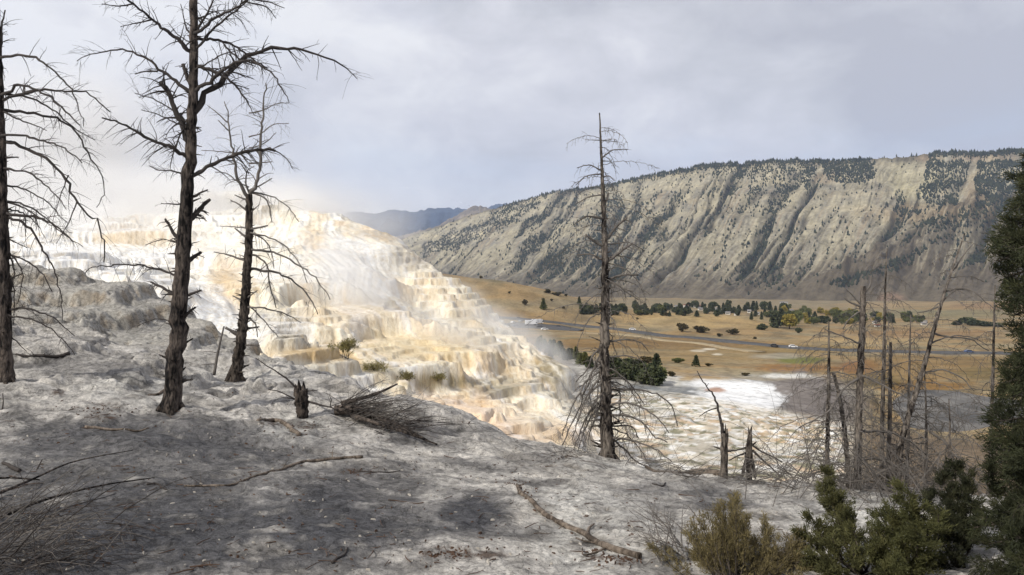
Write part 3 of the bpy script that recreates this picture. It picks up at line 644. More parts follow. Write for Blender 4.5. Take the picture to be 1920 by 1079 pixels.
def trunk_mesh(root, org, px, d, w, mat, rough=.10, sides=14, n=60, flare=.15, lean=0., base_z=None):
    P = np.array([at(u, v, d + lean * i / (len(px) - 1)) for i, (u, v) in enumerate(px)])
    mb = MB(org); wv = np.interp(np.linspace(0, 1, n), np.linspace(0, 1, len(w)), w)
    P = spline(P, n); r = wv / 2 / F * d; r = r * (1 + flare * np.exp(-np.linspace(0, 1, n) * 26))
    P[1:-1, :2] += RN.normal(size=(n - 2, 2)) * r[1:-1, None] * .10
    P = np.vstack([P[0] - np.array([0, 0, .35]), P]); r = np.r_[r[0] * 1.15, r]
    mb.tube(P, r, sides, rough=rough, cap=True)
    g = random.Random(int(px[0][0] * 7 + d))
    for k in range(5):                                           # root flare gripping the crust
        a = k * 1.26 + g.uniform(-.3, .3); dv = np.array([math.cos(a), math.sin(a), 0]); q = P[1]
        mb.tube(np.array([q + dv * r[1] * .45 + [0, 0, r[1] * 1.8], q + dv * r[1] * .72 + [0, 0, r[1] * .8], q + dv * r[1] * g.uniform(1.05, 1.35) + [0, 0, .02], q + dv * r[1] * 1.9 - [0, 0, .16]]), r[1] * np.array([.22, .36, .28, .10]), 6, rough=.15, cap=True)
    for k in range(190 if mat is M['bark_grey'] and w[0] > 18 else 60):        # snapped-off stubs and knots
        i = g.randint(3, n - 4); a = g.uniform(0, 6.283); dv = np.array([math.cos(a), math.sin(a), g.uniform(-.2, .6)]); L = r[i] * g.uniform(.25, 1.5) * (1.9 if mat is M['bark_grey'] and w[0] > 18 else 1)
        mb.tube(np.array([P[i] + dv * r[i] * .6, P[i] + dv * (r[i] * .9 + L * .5), P[i] + dv * (r[i] * .9 + L)]), r[i] * np.array([.22, .13, .05]) * g.uniform(.5, 1.1), 5, rough=.2)
    return mb.build('trunk', mat, root), P, r

def dead_tree(label, px, d, w, mat, bmat, limbs, rng, lean=0., group=None, tl=.35, tw=6, name='dead_tree', droop=.06, cat='dead tree'):
    b = at(*px[0], d); root = empty(name, b); tag(root, label, cat, group)
    tr, P, r = trunk_mesh(root, b, px, d, w, mat, lean=lean)
    for pts, w0, w1 in limbs:
        tv = np.interp(-pts[0][1], [-q[1] for q in px], [q[0] for q in px])          # start inside the trunk
        if 2 < abs(pts[0][0] - tv) < 34: pts = [(tv, pts[0][1] + (pts[0][1] - pts[1][1]) * min(.5, abs(pts[0][0] - tv) / (abs(pts[1][0] - pts[0][0]) + 8)))] + list(pts)
        kd = rng.uniform(-1, 1) * abs(pts[-1][0] - pts[0][0]) / F * d * .55
        vb = np.clip((px[0][1] - pts[0][1]) / (px[0][1] - px[-1][1] + 1e-6), 0, 1)
        L = sum(math.hypot(q[0] - p[0], q[1] - p[1]) for p, q in zip(pts, pts[1:])) / F * d
        limb(root, b, 'branch', px3(pts, d + lean * vb, kd), w0 * (.9 if bmat is M['twig_grey'] or w0 > 14.5 else .74) / 2 / F * d, w1 * (.9 if bmat is M['twig_grey'] else .7) / 2 / F * d, bmat, rng, twigs=max(1, int(tw * min(1.6, L / .9))) if L > .25 else 0, tl=min(tl, L * .5), droop=droop)
    return root, P, r

def whorl(root, org, P, r, f0, f1, n, rng, mat, ln, el, droop, r0, twigs=6, side=None, name='branch', tl=.4, lnpow=1., hang=.2):
    """n untraced branches between two heights of a trunk, shorter towards the top"""
    for k in range(n):
        f = f0 + (f1 - f0) * (k + rng.random()) / n; x = f * (len(P) - 1); i = int(x); p = P[i] + (P[min(i + 1, len(P) - 1)] - P[i]) * (x - i)
        az = rng.uniform(0, 2 * math.pi) if side is None else side + rng.gauss(0, .7)
        L = ln * (1 - .72 * f) ** lnpow * rng.uniform(.5, 1.15); e = el * rng.uniform(.4, 1.3)
        dv = np.array([math.cos(az) * math.cos(e), math.sin(az) * math.cos(e), math.sin(e)]); pts = [p]
        for s in range(7):
            dv = dv + np.array([rng.gauss(0, .07), rng.gauss(0, .07), -droop * rng.uniform(.6, 1.3)]); dv /= np.linalg.norm(dv); pts.append(pts[-1] + dv * L / 7)
        limb(root, org, name, pts, max(.006, r0 * (1 - .7 * f) * rng.uniform(.7, 1.2)), .003, mat, rng, twigs=int(twigs * rng.uniform(.6, 1.3)), tl=tl * (1 - .6 * f), droop=droop * .6, hang=hang)

rg = random.Random(31)
# --- the tree cut by the left edge
LA = [(z1((10, 275), (130, 268), (210, 300), (280, 360), (340, 430), (385, 530), (402, 610)), 8, 2), (z1((15, 455), (90, 410), (160, 430), (240, 470), (320, 540), (385, 605)), 9, 3), (z1((20, 480), (120, 450), (210, 435), (310, 440), (400, 445), (460, 480), (530, 540)), 9, 3),
      (z1((20, 455), (120, 465), (220, 510), (300, 570), (360, 620), (460, 675)), 8, 2), (z1((20, 530), (130, 545), (270, 570), (340, 610), (390, 680), (450, 770), (490, 830), (505, 890), (490, 960), (465, 1000)), 9, 2), (z1((20, 540), (100, 580), (170, 605), (225, 630)), 6, 2),
      (z1((20, 655), (100, 650), (200, 680), (280, 700), (340, 735), (395, 785)), 8, 3), (z1((25, 685), (100, 700), (180, 745), (260, 800), (310, 850), (350, 930), (390, 1000), (440, 1055)) + z2((450, 130), (490, 210), (505, 290), (500, 340)), 10, 3), (z1((30, 760), (90, 758)), 7, 3),
      (z1((30, 812), (130, 830), (200, 880), (260, 930), (320, 1010)), 7, 2), (z1((40, 895), (120, 915), (220, 970), (290, 1040), (330, 1080)), 6, 2), (z1((40, 975), (110, 1000), (190, 1050), (250, 1090)), 6, 2), (z2((45, 45), (130, 70), (200, 110), (290, 190), (400, 265)), 6, 2), (z2((40, 110), (120, 115), (200, 130), (280, 175), (350, 240)), 9, 3),
      (z2((45, 125), (110, 150), (160, 200), (200, 270), (240, 340), (270, 400), (290, 470), (297, 560), (300, 620)), 8, 2), (z2((45, 230), (130, 270)), 5, 2), (z2((40, 300), (120, 330), (200, 390), (250, 480)), 6, 2), (z2((45, 565), (120, 560), (200, 580), (270, 615), (360, 695)), 7, 2), (z2((60, 600), (160, 620), (260, 670), (310, 720), (360, 785)), 5, 2),
      (z2((60, 705), (130, 770)), 5, 2), (z2((50, 300), (110, 390), (100, 470), (85, 540)), 5, 2), (z2((55, 330), (65, 450), (70, 560), (65, 640)), 5, 2), (z2((330, -80), (290, 20), (255, 140)), 4, 1.5), (z2((370, 50), (330, 150), (270, 250)), 4, 1.5), (z1((5, 220), (8, 120), (25, 50)), 9, 4), (z2((40, 420), (105, 395)), 7, 3)]
tA, PA, rA = dead_tree('dead black trunk cut by the left edge with many long drooping bare branches', [(9, 718), (8, 640), (6, 500), (4, 360), (2, 240), (0, 140), (-3, 60), (-6, -40)], 16, [27, 25, 22, 19, 15, 12, 9, 7], M['bark_char'], M['twig_dark'], LA, rg, tl=.5, tw=15)
whorl(tA, at(9, 718, 16), PA, rA, .25, .95, 14, rg, M['twig_dark'], 2.2, .15, .22, .03, 6, side=math.pi)
# --- the tall charred tree
LB = [(z1((905, 240), (860, 190), (800, 150), (740, 100), (690, 55), (640, 20), (590, -10)), 12, 4), (z1((890, 425), (840, 385), (770, 340), (720, 290), (650, 255), (580, 240), (500, 248), (430, 265), (370, 295)), 10, 2), (z1((885, 750), (830, 710), (760, 690), (690, 655), (620, 610), (560, 585), (490, 568)), 11, 4),
      (z1((905, 670), (880, 600), (840, 520), (810, 450), (772, 398)), 17, 11), (z1((915, 400), (895, 350), (880, 310)), 14, 9), (z1((950, 520), (1000, 450), (1060, 400), (1110, 345), (1150, 300), (1220, 260), (1290, 235), (1380, 232), (1470, 240), (1540, 265), (1600, 295), (1660, 320), (1720, 380)), 17, 2.5),
      (z1((955, 430), (1010, 390), (1070, 340), (1130, 310), (1200, 290), (1260, 320), (1320, 370), (1360, 430), (1390, 490)), 12, 2), (z1((945, 840), (1010, 800), (1080, 770), (1150, 740), (1220, 725), (1300, 722), (1325, 728)), 11, 8), (z1((1300, 715), (1340, 735), (1380, 765), (1410, 815)), 4, 2),
      (z1((950, 190), (1020, 190), (1090, 205), (1150, 235), (1210, 280), (1290, 330)), 9, 3), (z1((945, 160), (1000, 120), (1060, 70), (1130, 40), (1190, 0), (1250, -30)), 9, 4), (z1((955, 225), (1000, 170), (1060, 110), (1130, 60), (1200, -5)), 8, 4), (z1((955, 130), (990, 80), (1030, 0), (1050, -50)), 7, 4),
      (z1((960, 320), (1030, 345), (1090, 380), (1150, 430), (1190, 490), (1230, 560)), 11, 2), (z1((960, 90), (1030, 60), (1110, 45)), 6, 2), (z1((880, 630), (850, 700), (830, 760), (820, 815)), 6, 2), (z1((885, 838), (820, 822), (760, 820), (720, 800)), 6, 2), (z1((870, 600), (800, 570), (740, 545), (680, 530)), 5, 2),
      (z1((870, 570), (800, 510), (720, 470), (650, 450)), 5, 2), (z1((940, 945), (965, 930), (1000, 915)), 9, 4), (z1((925, 1050), (950, 1020), (980, 990), (1013, 960)), 15, 8), (z1((870, 985), (775, 980)), 5, 2), (z2((865, 225), (840, 205), (820, 170), (795, 130)), 12, 6), (z2((905, 335), (940, 310), (970, 290)), 15, 8),
      (z2((895, 505), (935, 485), (970, 475)), 9, 5), (z2((875, 615), (910, 580), (942, 555)), 12, 6), (z2((840, 495), (780, 460), (725, 435)), 11, 5), (z2((880, 735), (930, 705)), 9, 4), (z2((840, 400), (760, 375), (680, 355), (600, 350), (500, 358), (430, 370), (410, 395)), 7, 2), (z2((830, 620), (740, 615), (660, 650)), 4, 1.5), (z2((870, 908), (930, 905)), 9, 4),
      (z2((850, 245), (780, 230), (700, 255)), 4, 1.5), (z1((735, 95), (650, 115), (580, 130)), 5, 2), (z1((1080, 215), (1120, 260), (1190, 300), (1240, 310)), 5, 2), (z1((905, 200), (860, 170), (810, 110)), 4, 1.5), (z1((945, 330), (1010, 300), (1080, 260), (1160, 240)), 5, 2), (z1((1060, 340), (1120, 400), (1200, 430)), 5, 2), (z1((760, 345), (700, 345), (650, 358)), 5, 3),
      (z1((940, 640), (970, 630)), 6, 2), (z1((940, 700), (972, 708)), 6, 2), (z1((900, 140), (880, 60), (870, 20)), 5, 2), (z1((640, 20), (560, 30), (490, 20)), 5, 2), (z1((1190, 10), (1290, 40), (1330, 90)), 5, 2), (z1((1200, -5), (1290, 10), (1370, 40)), 5, 2)]
LB[-1] = (LB[-1][0], 5, 2)
dead_tree('tallest charred black dead tree, trunk rising out of the top of the frame', [(322, 772), (329, 671), (337, 555), (345, 457), (352, 350), (358, 260), (362, 156), (363, 70), (363, -20), (361, -150)], 15, [33, 31, 29, 27, 23, 20, 17, 15, 13, 9], M['bark_char'], M['twig_dark'], LB, rg, tl=.55, tw=22)
# --- the forked tree
LC = [(z1((1205, 940), (1240, 870), (1255, 780), (1255, 700), (1262, 600), (1268, 500), (1280, 400)), 9, 2.5), (z1((1195, 950), (1150, 880), (1130, 790), (1115, 700), (1100, 600), (1090, 520), (1080, 490)), 8, 2), (z1((1215, 930), (1270, 950), (1300, 1010), (1310, 1075)), 4, 2), (z1((1230, 930), (1320, 950), (1390, 1000), (1440, 1070)), 4, 1.5),
      (z1((1200, 930), (1185, 890), (1185, 830), (1160, 790)), 4, 2), (z1((1255, 700), (1295, 675), (1330, 640)), 3, 1.5), (z1((1260, 640), (1320, 600), (1390, 595)), 3, 1.5), (z1((1268, 530), (1330, 500), (1395, 495)), 3, 1.5), (z1((1115, 735), (1040, 730), (970, 725)), 3, 1.5), (z1((1100, 630), (1050, 580)), 3, 1.5), (z1((1095, 590), (1040, 540), (1000, 510)), 3, 1.5),
      (z1((1240, 900), (1310, 860)), 4, 2), (z1((1150, 880), (1090, 835), (1035, 830)), 3, 1.5), (z1((1258, 785), (1310, 780)), 4, 2), (z1((1190, 830), (1225, 800)), 3, 1.5), (z2((1215, 178), (1290, 163)), 6, 3), (z2((1215, 200), (1280, 240), (1310, 300), (1320, 370)), 4, 1.5), (z2((1220, 280), (1300, 290), (1390, 320), (1460, 370), (1530, 430), (1590, 520)), 6, 1.5),
      (z2((1210, 370), (1290, 380), (1380, 410), (1440, 450), (1490, 510), (1530, 590)), 7, 2), (z2((1220, 305), (1275, 340), (1300, 440), (1330, 560)), 5, 2), (z2((1180, 330), (1100, 305), (1030, 290)), 6, 2), (z2((1190, 222), (1130, 175)), 6, 3), (z2((1160, 692), (1085, 655)), 10, 5), (z2((1185, 662), (1250, 650)), 6, 3), (z2((1175, 738), (1250, 740)), 6, 3), (z2((1220, 200), (1300, 220), (1390, 280), (1440, 340), (1480, 440)), 4, 1.5),
      (z2((1200, 555), (1290, 565), (1380, 590), (1450, 630)), 5, 1.5), (z2((1210, 560), (1280, 630), (1340, 700)), 4, 1.5), (z2((1190, 90), (1150, 60), (1110, 40)), 5, 2), (z2((1190, 40), (1130, 15)), 5, 2), (z2((1190, 510), (1240, 475)), 5, 2), (z2((1160, 520), (1120, 500)), 5, 2), (z2((1190, 605), (1225, 630), (1240, 700)), 4, 2), (z2((1130, 170), (1060, 165)), 4, 1.5), (z2((1205, 100), (1250, 60)), 4, 1.5)]
tC, PC_, rC = dead_tree('slender dead tree whose grey top forks into two thin leaders', [(440, 716), (447, 672), (457, 594), (463, 516), (467, 438), (467, 365)], 20, [24, 19, 18, 16, 14, 12], M['bark_dark'], M['twig_grey'], LC, rg, tl=.55, tw=12)
# --- the grey pine in the middle
LD = [(z8((350, 312), (390, 280), (480, 270)), 3.5, 1.5), (z8((335, 372), (280, 350), (220, 365)), 3.5, 1.5), (z8((335, 395), (270, 405), (215, 450)), 4, 1.5), (z8((345, 500), (290, 510), (210, 550)), 4, 1.5), (z8((345, 620), (270, 610), (200, 655)), 6, 2), (z8((370, 725), (420, 660), (475, 615)), 8, 4), (z8((355, 762), (300, 730), (265, 700)), 8, 4),
      (z8((385, 828), (450, 780), (500, 745)), 8, 4), (z8((350, 828), (280, 800), (220, 805)), 6, 2), (z8((390, 925), (460, 905), (530, 905)), 6, 4), (z8((345, 330), (395, 330)), 3, 1.5), (z8((350, 410), (380, 405), (410, 430)), 3, 1.5), (z8((370, 530), (378, 490)), 5, 4), (z8((390, 750), (490, 745), (565, 785)), 4, 1.5), (z8((400, 940), (470, 990), (530, 1030)), 5, 2), (z8((330, 225), (260, 222)), 2.5, 1), (z8((345, 225), (425, 232)), 2.5, 1),
      (z9((560, 78), (680, 65), (780, 90), (830, 150)), 5, 2), (z9((560, 192), (700, 185), (780, 220)), 5, 2), (z9((565, 348), (640, 345), (690, 380), (730, 430), (800, 530)), 5, 2), (z9((570, 432), (700, 425), (830, 440), (930, 480), (1000, 550), (1040, 690)), 6, 2), (z9((570, 528), (680, 525), (780, 555), (880, 620), (980, 740)), 6, 2), (z9((580, 610), (700, 620), (800, 680), (860, 750), (970, 810)), 6, 2),
      (z9((580, 690), (720, 700), (760, 780)), 5, 2), (z9((580, 780), (700, 790), (820, 830), (900, 870), (1000, 950)), 6, 2), (z9((590, 800), (680, 880), (720, 930), (860, 1000)), 5, 2), (z9((500, 150), (430, 300), (380, 420), (330, 560), (280, 680), (210, 830)), 5, 2), (z9((520, 90), (430, 180), (400, 260), (310, 370)), 6, 2), (z9((570, 380), (620, 440), (625, 560), (615, 670)), 5, 2)]
for k in range(13):
    y0 = rg.uniform(60, 620); x1 = rg.uniform(150, 470); y1 = rg.uniform(max(y0 + 120, 560), 900) if y0 > 250 else rg.uniform(y0 + 150, 640)
    x1 = max(x1, 480 - (y1 - y0) * .55)
    LD.append((z9((500, y0), (500 + (x1 - 500) * .4, y0 + (y1 - y0) * .22), (500 + (x1 - 500) * .75, y0 + (y1 - y0) * .58), (x1, y1)), rg.uniform(3.5, 5.5), 1.6))
tD, PD, rD = dead_tree('tall grey dead pine in the middle, its lower branches drooping to the ground', [(1139, 864), (1137, 790), (1135, 724), (1133, 650), (1135, 580), (1134, 500), (1132, 402), (1128, 300), (1124, 212)], 16.5, [26, 23, 20, 18, 15, 11, 8, 5, 2.2], M['bark_grey'], M['twig_grey'], LD, rg, tl=.5, tw=20)
whorl(tD, at(1139, 864, 16.5), PD, rD, .10, .62, 22, rg, M['twig_grey'], 1.4, .1, .30, .02, 16, lnpow=.5)
whorl(tD, at(1139, 864, 16.5), PD, rD, .42, .97, 32, rg, M['twig_grey'], 2.5, .35, .17, .016, 18)
# --- the cluster on the right
def simple_dead(label, px, d, w, nb, seed, ln=1.1, limbs=(), lean=0., group=None, droop=.16, mat='bark_grey', tw=15):
    g = random.Random(seed); o, P, r = dead_tree(label, px, d, [q * .86 for q in w], M[mat], M['twig_grey'], list(limbs), g, lean=lean, group=group, tl=.4)
    whorl(o, at(*px[0], d), P, r, .04, .97, int(nb * 1.35), g, M['twig_grey'], ln * 1.35, .25, droop, .0145, tw, lnpow=.8); return o
LH = [(z6((300, 292), (270, 260), (235, 225)), 5, 2), (z6((298, 302), (260, 288), (228, 265)), 6, 3), (z6((315, 245), (340, 215), (347, 172)), 6, 3), (z6((290, 455), (230, 430), (150, 400)), 4, 2), (z6((300, 600), (240, 640), (150, 760), (40, 815)), 6, 2), (z6((320, 600), (400, 640), (480, 680), (540, 720)), 5, 2), (z6((320, 830), (420, 835), (500, 870), (580, 930)), 6, 3), (z6((290, 330), (250, 360), (225, 400)), 4, 2)]
simple_dead('thick grey dead trunk with a broken jagged top in the right cluster', [(1607, 925), (1609, 840), (1613, 700), (1617, 600), (1618, 537)], 14.5, [17, 15, 14, 14, 12], 30, 41, 1.2, LH)
simple_dead('thin dead spire with downswept twigs at the left end of the right cluster', [(1550, 905), (1552, 800), (1554, 700), (1554, 602)], 15.2, [11, 9, 7, 2.5], 34, 42, 1.3, droop=.22)
simple_dead('slender straight dead trunk just right of the thick broken one', [(1652, 915), (1654, 800), (1658, 640), (1660, 540), (1663, 466)], 16, [10, 9, 8, 5, 2], 32, 43, 1.2, droop=.2)
LL = [(z6((640, 290), (700, 235), (780, 240), (830, 290)), 4, 1.5), (z6((660, 240), (740, 225), (800, 260), (860, 310)), 4, 1.5), (z6((610, 420), (680, 430), (760, 440), (840, 490)), 5, 2), (z6((700, 140), (740, 80), (775, 40)), 4, 2), (z6((690, 180), (760, 175), (820, 200)), 3, 1.5), (z6((600, 460), (680, 430), (790, 440), (840, 470)), 4, 1.5), (z6((560, 590), (640, 570), (720, 600), (780, 660)), 5, 2), (z6((590, 830), (640, 860), (690, 940), (720, 1040)), 6, 3), (z6((640, 300), (590, 320), (540, 330)), 4, 2)]
simple_dead('dead trunk leaning steeply to the right above the grey flat', [(1680, 925), (1693, 818), (1720, 730), (1742, 653), (1765, 569), (1790, 492), (1809, 438)], 15, [14, 13, 12, 10, 8, 5, 2.5], 24, 44, 1.2, LL, lean=.6)
simple_dead('short dead trunk tilting left between the thin spire and broken trunk', [(1592, 900), (1580, 780), (1573, 740), (1563, 700)], 15.6, [11, 10, 9, 7], 12, 45, .8)
simple_dead('short broken dead pole beside the slender straight trunk', [(1664, 905), (1668, 800), (1669, 720), (1670, 642)], 15.4, [9, 9, 8, 6], 12, 46, .8)
simple_dead('thin dead tree at the far right, half hidden by the evergreen', [(1857, 925), (1859, 800), (1862, 690), (1864, 600), (1866, 535)], 16.5, [10, 8, 7, 5, 2.5], 26, 47, 1.3, droop=.14)
simple_dead('thin dead sapling standing in front of the grey flat', [(1735, 918), (1737, 840), (1736, 760), (1733, 690)], 15.6, [7, 6, 4, 2], 22, 48, 1., droop=.2)
simple_dead('faint thin dead pole rising left of the leaning trunk', [(1700, 915), (1704, 760), (1706, 650), (1708, 590)], 17, [8, 7, 5, 2], 20, 49, .9, droop=.2)
simple_dead('bushy dead sapling low in the gap behind the junipers', [(1782, 920), (1780, 860), (1781, 790), (1779, 748)], 14.6, [7, 6, 4, 2], 22, 50, 1., droop=.2)

# --- stumps and snags
def snag(label, px, d, w, mat, limbs, seed, name='stump', cat='stump'):
    g = random.Random(seed); b = at(*px[0], d); root = empty(name, b); tag(root, label, cat)
    mb = MB(b); n = 16; P = spline([at(u, v, d) for u, v in px], n); r = np.interp(np.linspace(0, 1, n), np.linspace(0, 1, len(w)), w) / 2 / F * d
    P = np.vstack([P[0] - np.array([0, 0, .3]), P]); r = np.r_[r[0], r]; mb.tube(P, r, 12, rough=.28, cap=True)
    for k in range(7):                                         # jagged splinters on the broken end
        a = g.uniform(0, 6.28); q = P[-1] + np.array([math.cos(a), math.sin(a), 0]) * r[-1] * .6
        mb.tube(np.array([q - [0, 0, .12], q + [0, 0, .02], q + [g.gauss(0, .01), 0, g.uniform(.05, .2)]]), [r[-1] * .42, r[-1] * .34, .004], 5)
    mb.build('trunk', mat, root)
    for pts, w0, w1 in limbs: limb(root, b, 'branch', px3(pts, d, g.uniform(-.3, .3)), w0 / 2 / F * d, w1 / 2 / F * d, M['twig_dark'], g, twigs=3, tl=.25)
    return root
snag('short charred stump standing on the crest left of the brush pile', [(568, 790), (566, 760), (563, 731)], 15.6, [18, 24, 27], M['bark_char'], [(z2((1425, 945), (1370, 890), (1320, 860), (1230, 800)), 4, 1.5), (z2((1480, 1010), (1560, 1030), (1630, 1050)), 5, 2), (z2((1480, 960), (1530, 955)), 3, 1.5), (z2((1420, 1000), (1340, 960), (1290, 950)), 3, 1.5), (z2((1430, 1000), (1360, 990)), 3, 1.5)], 61)
z5 = lambda *p: [(1240 + x / 4.497, 680 + y / 4.497) for x, y in p]
snag('broken grey snag post with a thin arching splinter still attached on top', [(1357, 900), (1358, 850), (1359, 812)], 15.5, [15, 13, 13], M['bark_grey'], [(z5((520, 640), (510, 540), (490, 450), (465, 340), (430, 270), (380, 200), (330, 130), (300, 70)), 7, 1.5), (z5((465, 385), (390, 410), (320, 455)), 3, 1.5), (z5((505, 730), (445, 710)), 4, 2), (z5((545, 750), (620, 745)), 4, 2)], 62, 'snag', 'snag')
snag('low splayed snag with leg-like roots right of the grey snag post', [(1405, 895), (1404, 850), (1406, 815)], 15.3, [9, 14, 8], M['bark_grey'], [(z5((740, 760), (710, 850), (680, 960)), 9, 6), (z5((745, 770), (775, 880), (790, 970)), 9, 6), (z5((720, 715), (640, 740), (570, 745)), 4, 2), (z5((720, 760), (640, 790), (570, 825)), 4, 2), (z5((770, 700), (860, 760), (950, 800), (1020, 840)), 4, 2), (z5((770, 740), (850, 820), (940, 900), (1010, 970)), 5, 2), (z5((775, 690), (800, 670)), 4, 2)], 63, 'snag', 'snag')

# --- wood lying on the ground
def lying(label, pts, w0, w1, mat, seed, name='fallen_branch', cat='branch', twigs=4, tl=.4, lift=.0, sides=8, side_limbs=()):
    g = random.Random(seed); P = [near_pt(u, v) for u, v in pts]; d = P[0][1]
    P = spline(P, max(8, 6 * len(P)))
    n = len(P); r = np.linspace(w0, w1, n) / 2 / F * P[:, 1]
    for i in range(n): P[i, 2] = near_at(P[i, 0], P[i, 1]) 
    P[:, 2] = np.convolve(np.pad(P[:, 2], 2, 'edge'), np.ones(5) / 5, 'valid') + r * .75 + lift
    P[:, 0] += RN.normal(size=n) * r * .25; b = P[0].copy(); mb = MB(b)
    mb.tube(P, r * (1 + .06 * RN.normal(size=n)).clip(.85, 1.2), sides, rough=.10, cap=True)
    for k in range(twigs):
        i = g.randint(1, n - 2); dv = P[i + 1] - P[i]; dv /= np.linalg.norm(dv); s = np.array([g.gauss(0, 1), g.gauss(0, 1), abs(g.gauss(0, .5))])
        twig(mb, P[i], dv * .6 + s, tl * g.uniform(.3, 1), max(r[i] * .3, .003), .10, g, 1)
    for q, a0, a1 in side_limbs:
        S_ = spline([near_pt(u, v) + [0, 0, .02] for u, v in q], 8); mb.tube(S_, np.linspace(a0, a1, 8) / 2 / F * d, 5, rough=.1, cap=True)
    return tag(mb.build(name, mat), label, cat)
lying('long bare grey log lying diagonally across the pale ground', [(970, 912), (1000, 945), (1040, 978), (1090, 1004), (1140, 1032), (1200, 1049)], 7, 13, M['wood_grey'], 71, 'log', 'log', 1, .2, side_limbs=[([(1103, 1010), (1106, 992), (1114, 986)], 6, 3), ([(1120, 1022), (1095, 1018), (1080, 1012)], 3, 2), ([(1140, 1030), (1110, 1042), (1095, 1045), (1092, 1032)], 3.5, 2)])
lying('crooked grey fallen branch with small twigs across the middle ground', [(345, 912), (390, 913), (425, 912), (465, 900), (500, 888), (560, 870), (620, 862), (680, 859)], 4, 6, M['wood_grey'], 72, twigs=12, tl=.35)
lying('slim straight stick on the ground below the tallest charred trunk', [(160, 803), (200, 807), (240, 807), (280, 803)], 6, 3, M['wood_grey'], 73, 'stick', 'stick', 1)
lying('grey slab of driftwood near the charred stump', [(485, 790), (515, 790), (540, 802), (562, 818)], 7, 9, M['wood_grey'], 74, 'driftwood', 'driftwood', 0)
lying('dark curved stick standing out at the bottom of the grey ground', [(622, 1058), (638, 1046), (652, 1028)], 6, 3, M['twig_dark'], 75, 'stick', 'stick', 1)
lying('fallen grey trunk lying behind the foot of the grey snag post', [(1210, 878), (1260, 886), (1310, 890), (1350, 892)], 5, 13, M['wood_grey'], 76, 'log', 'log', 6, .3)
lying('weathered log lying on the rim right of the splayed snag', [(1425, 894), (1470, 900), (1530, 904)], 10, 7, M['wood_grey'], 77, 'log', 'log', 5, .4)
lying('tiny curved twig on the pale ground above the long log', [(1222, 908), (1234, 911), (1248, 907)], 3, 2.5, M['twig_dark'], 78, 'stick', 'stick', 0)
lying('dark lying branch at the foot of the left mound', [(30, 664), (80, 668), (130, 664)], 4, 7, M['twig_dark'], 79, twigs=8, tl=.5)
lying('flat grey plank of wood left of the tallest charred trunk', [(278, 742), (296, 741), (312, 734)], 3, 7, M['wood_grey'], 80, 'driftwood', 'driftwood', 0)
lying('thin dark twig lying right of the crooked fallen branch', [(670, 885), (710, 886), (750, 884)], 3, 2, M['twig_dark'], 81, 'stick', 'stick', 3, .2)
lying('stubby dark chunk of wood at the left edge', [(5, 870), (20, 878), (36, 886)], 6, 8, M['twig_dark'], 82, 'driftwood', 'driftwood', 0)
lying('small forked twig lying on the grey ground left of the crooked branch', [(275, 910), (290, 908), (312, 919)], 4, 3, M['twig_dark'], 83, 'stick', 'stick', 2, .2)
lying('leaning dead pole propped between the charred and forked trees', [(402, 700), (404, 690)], 4, 4, M['bark_dark'], 84, 'stick', 'stick', 0)
def pole(label, pts, d, w0, w1, mat, seed, name='stick', cat='stick', twigs=4):
    g = random.Random(seed); b = at(*pts[0], d); mb = MB(b); P = spline([at(u, v, d + .1 * i) for i, (u, v) in enumerate(pts)], 10); r = np.linspace(w0, w1, 10) / 2 / F * d
    mb.tube(P, r, 6, rough=.1, cap=True)
    for k in range(twigs): i = g.randint(2, 8); twig(mb, P[i], [g.gauss(0, 1), g.gauss(0, 1), .2], .4, max(r[i] * .4, .003), .05, g, 1)
    return tag(mb.build(name, mat), label, cat)
bpy.data.objects.remove([o for o in COL.objects if o.get('label', '').startswith('leaning dead pole')][0])
pole('leaning dead pole propped between the charred and forked trees', [(401, 704), (408, 665), (420, 612)], 19.4, 6, 3, M['twig_grey'], 84)
pole('small upright forked twig at the lower left of the grey ground', [(66, 895), (70, 880), (79, 862)], 11, 4, 2, M['twig_dark'], 85, twigs=2)
pole('thin upright stem at the left edge of the crest', [(3, 775), (6, 755), (5, 738)], 14, 3, 1.5, M['twig_dark'], 86, twigs=0)

# --- brush heaps
def brush(name, label, cat, px, d, heads, n, ln, seed, mat, el=(.05, .7), r0=.008, sub=3, droop=.05, main=(), spread=.35):
    g = random.Random(seed); b = near_pt(*px); root = empty(name, b); tag(root, label, cat)
    for pts, a0, a1 in main:
        mb = MB(b); P = spline([near_pt(u, v) + [0, 0, z] for u, v, z in pts], 14); mb.tube(P, np.linspace(a0, a1, 14) / 2 / F * b[1], 8, rough=.2, cap=True); mb.build('stem', M['bark_char'], root)
    for hx in heads:
      mb = MB(b)
      for k in range(n // len(heads)):
        p = near_pt(hx[0] + g.gauss(0, hx[2]), hx[1] + g.gauss(0, hx[2] * .25)) + [0, 0, g.uniform(0, .12)]
        az = hx[3] + g.gauss(0, hx[4]); e = g.uniform(*el)
        twig(mb, p, [math.cos(az) * math.cos(e), math.sin(az) * math.cos(e), math.sin(e)], ln * g.uniform(.4, 1.2), r0 * g.uniform(.5, 1.2), droop, g, sub)
      mb.build('twig', mat if heads.index(hx) % 2 == 0 else M['twig_grey'], root)['kind'] = 'stuff'
    return root
brush('brush_pile', 'tangled dark dead brush fallen on the slope below the charred stump', 'brush pile', (700, 800), 15.5, [(640, 775, 12, -.2, .5), (690, 790, 25, -.15, .6), (730, 805, 25, -.3, .7), (670, 775, 20, .5, .6)], 150, 1.1, 91, M['twig_dark'], (.02, .55), .010, 3, .05,
      main=[([(628, 778, .1), (665, 785, .16), (720, 800, .12), (800, 830, .04)], 20, 5), ([(640, 772, .15), (700, 775, .35), (745, 768, .5)], 10, 3), ([(660, 790, .1), (740, 815, .1), (820, 838, .04)], 9, 3)])
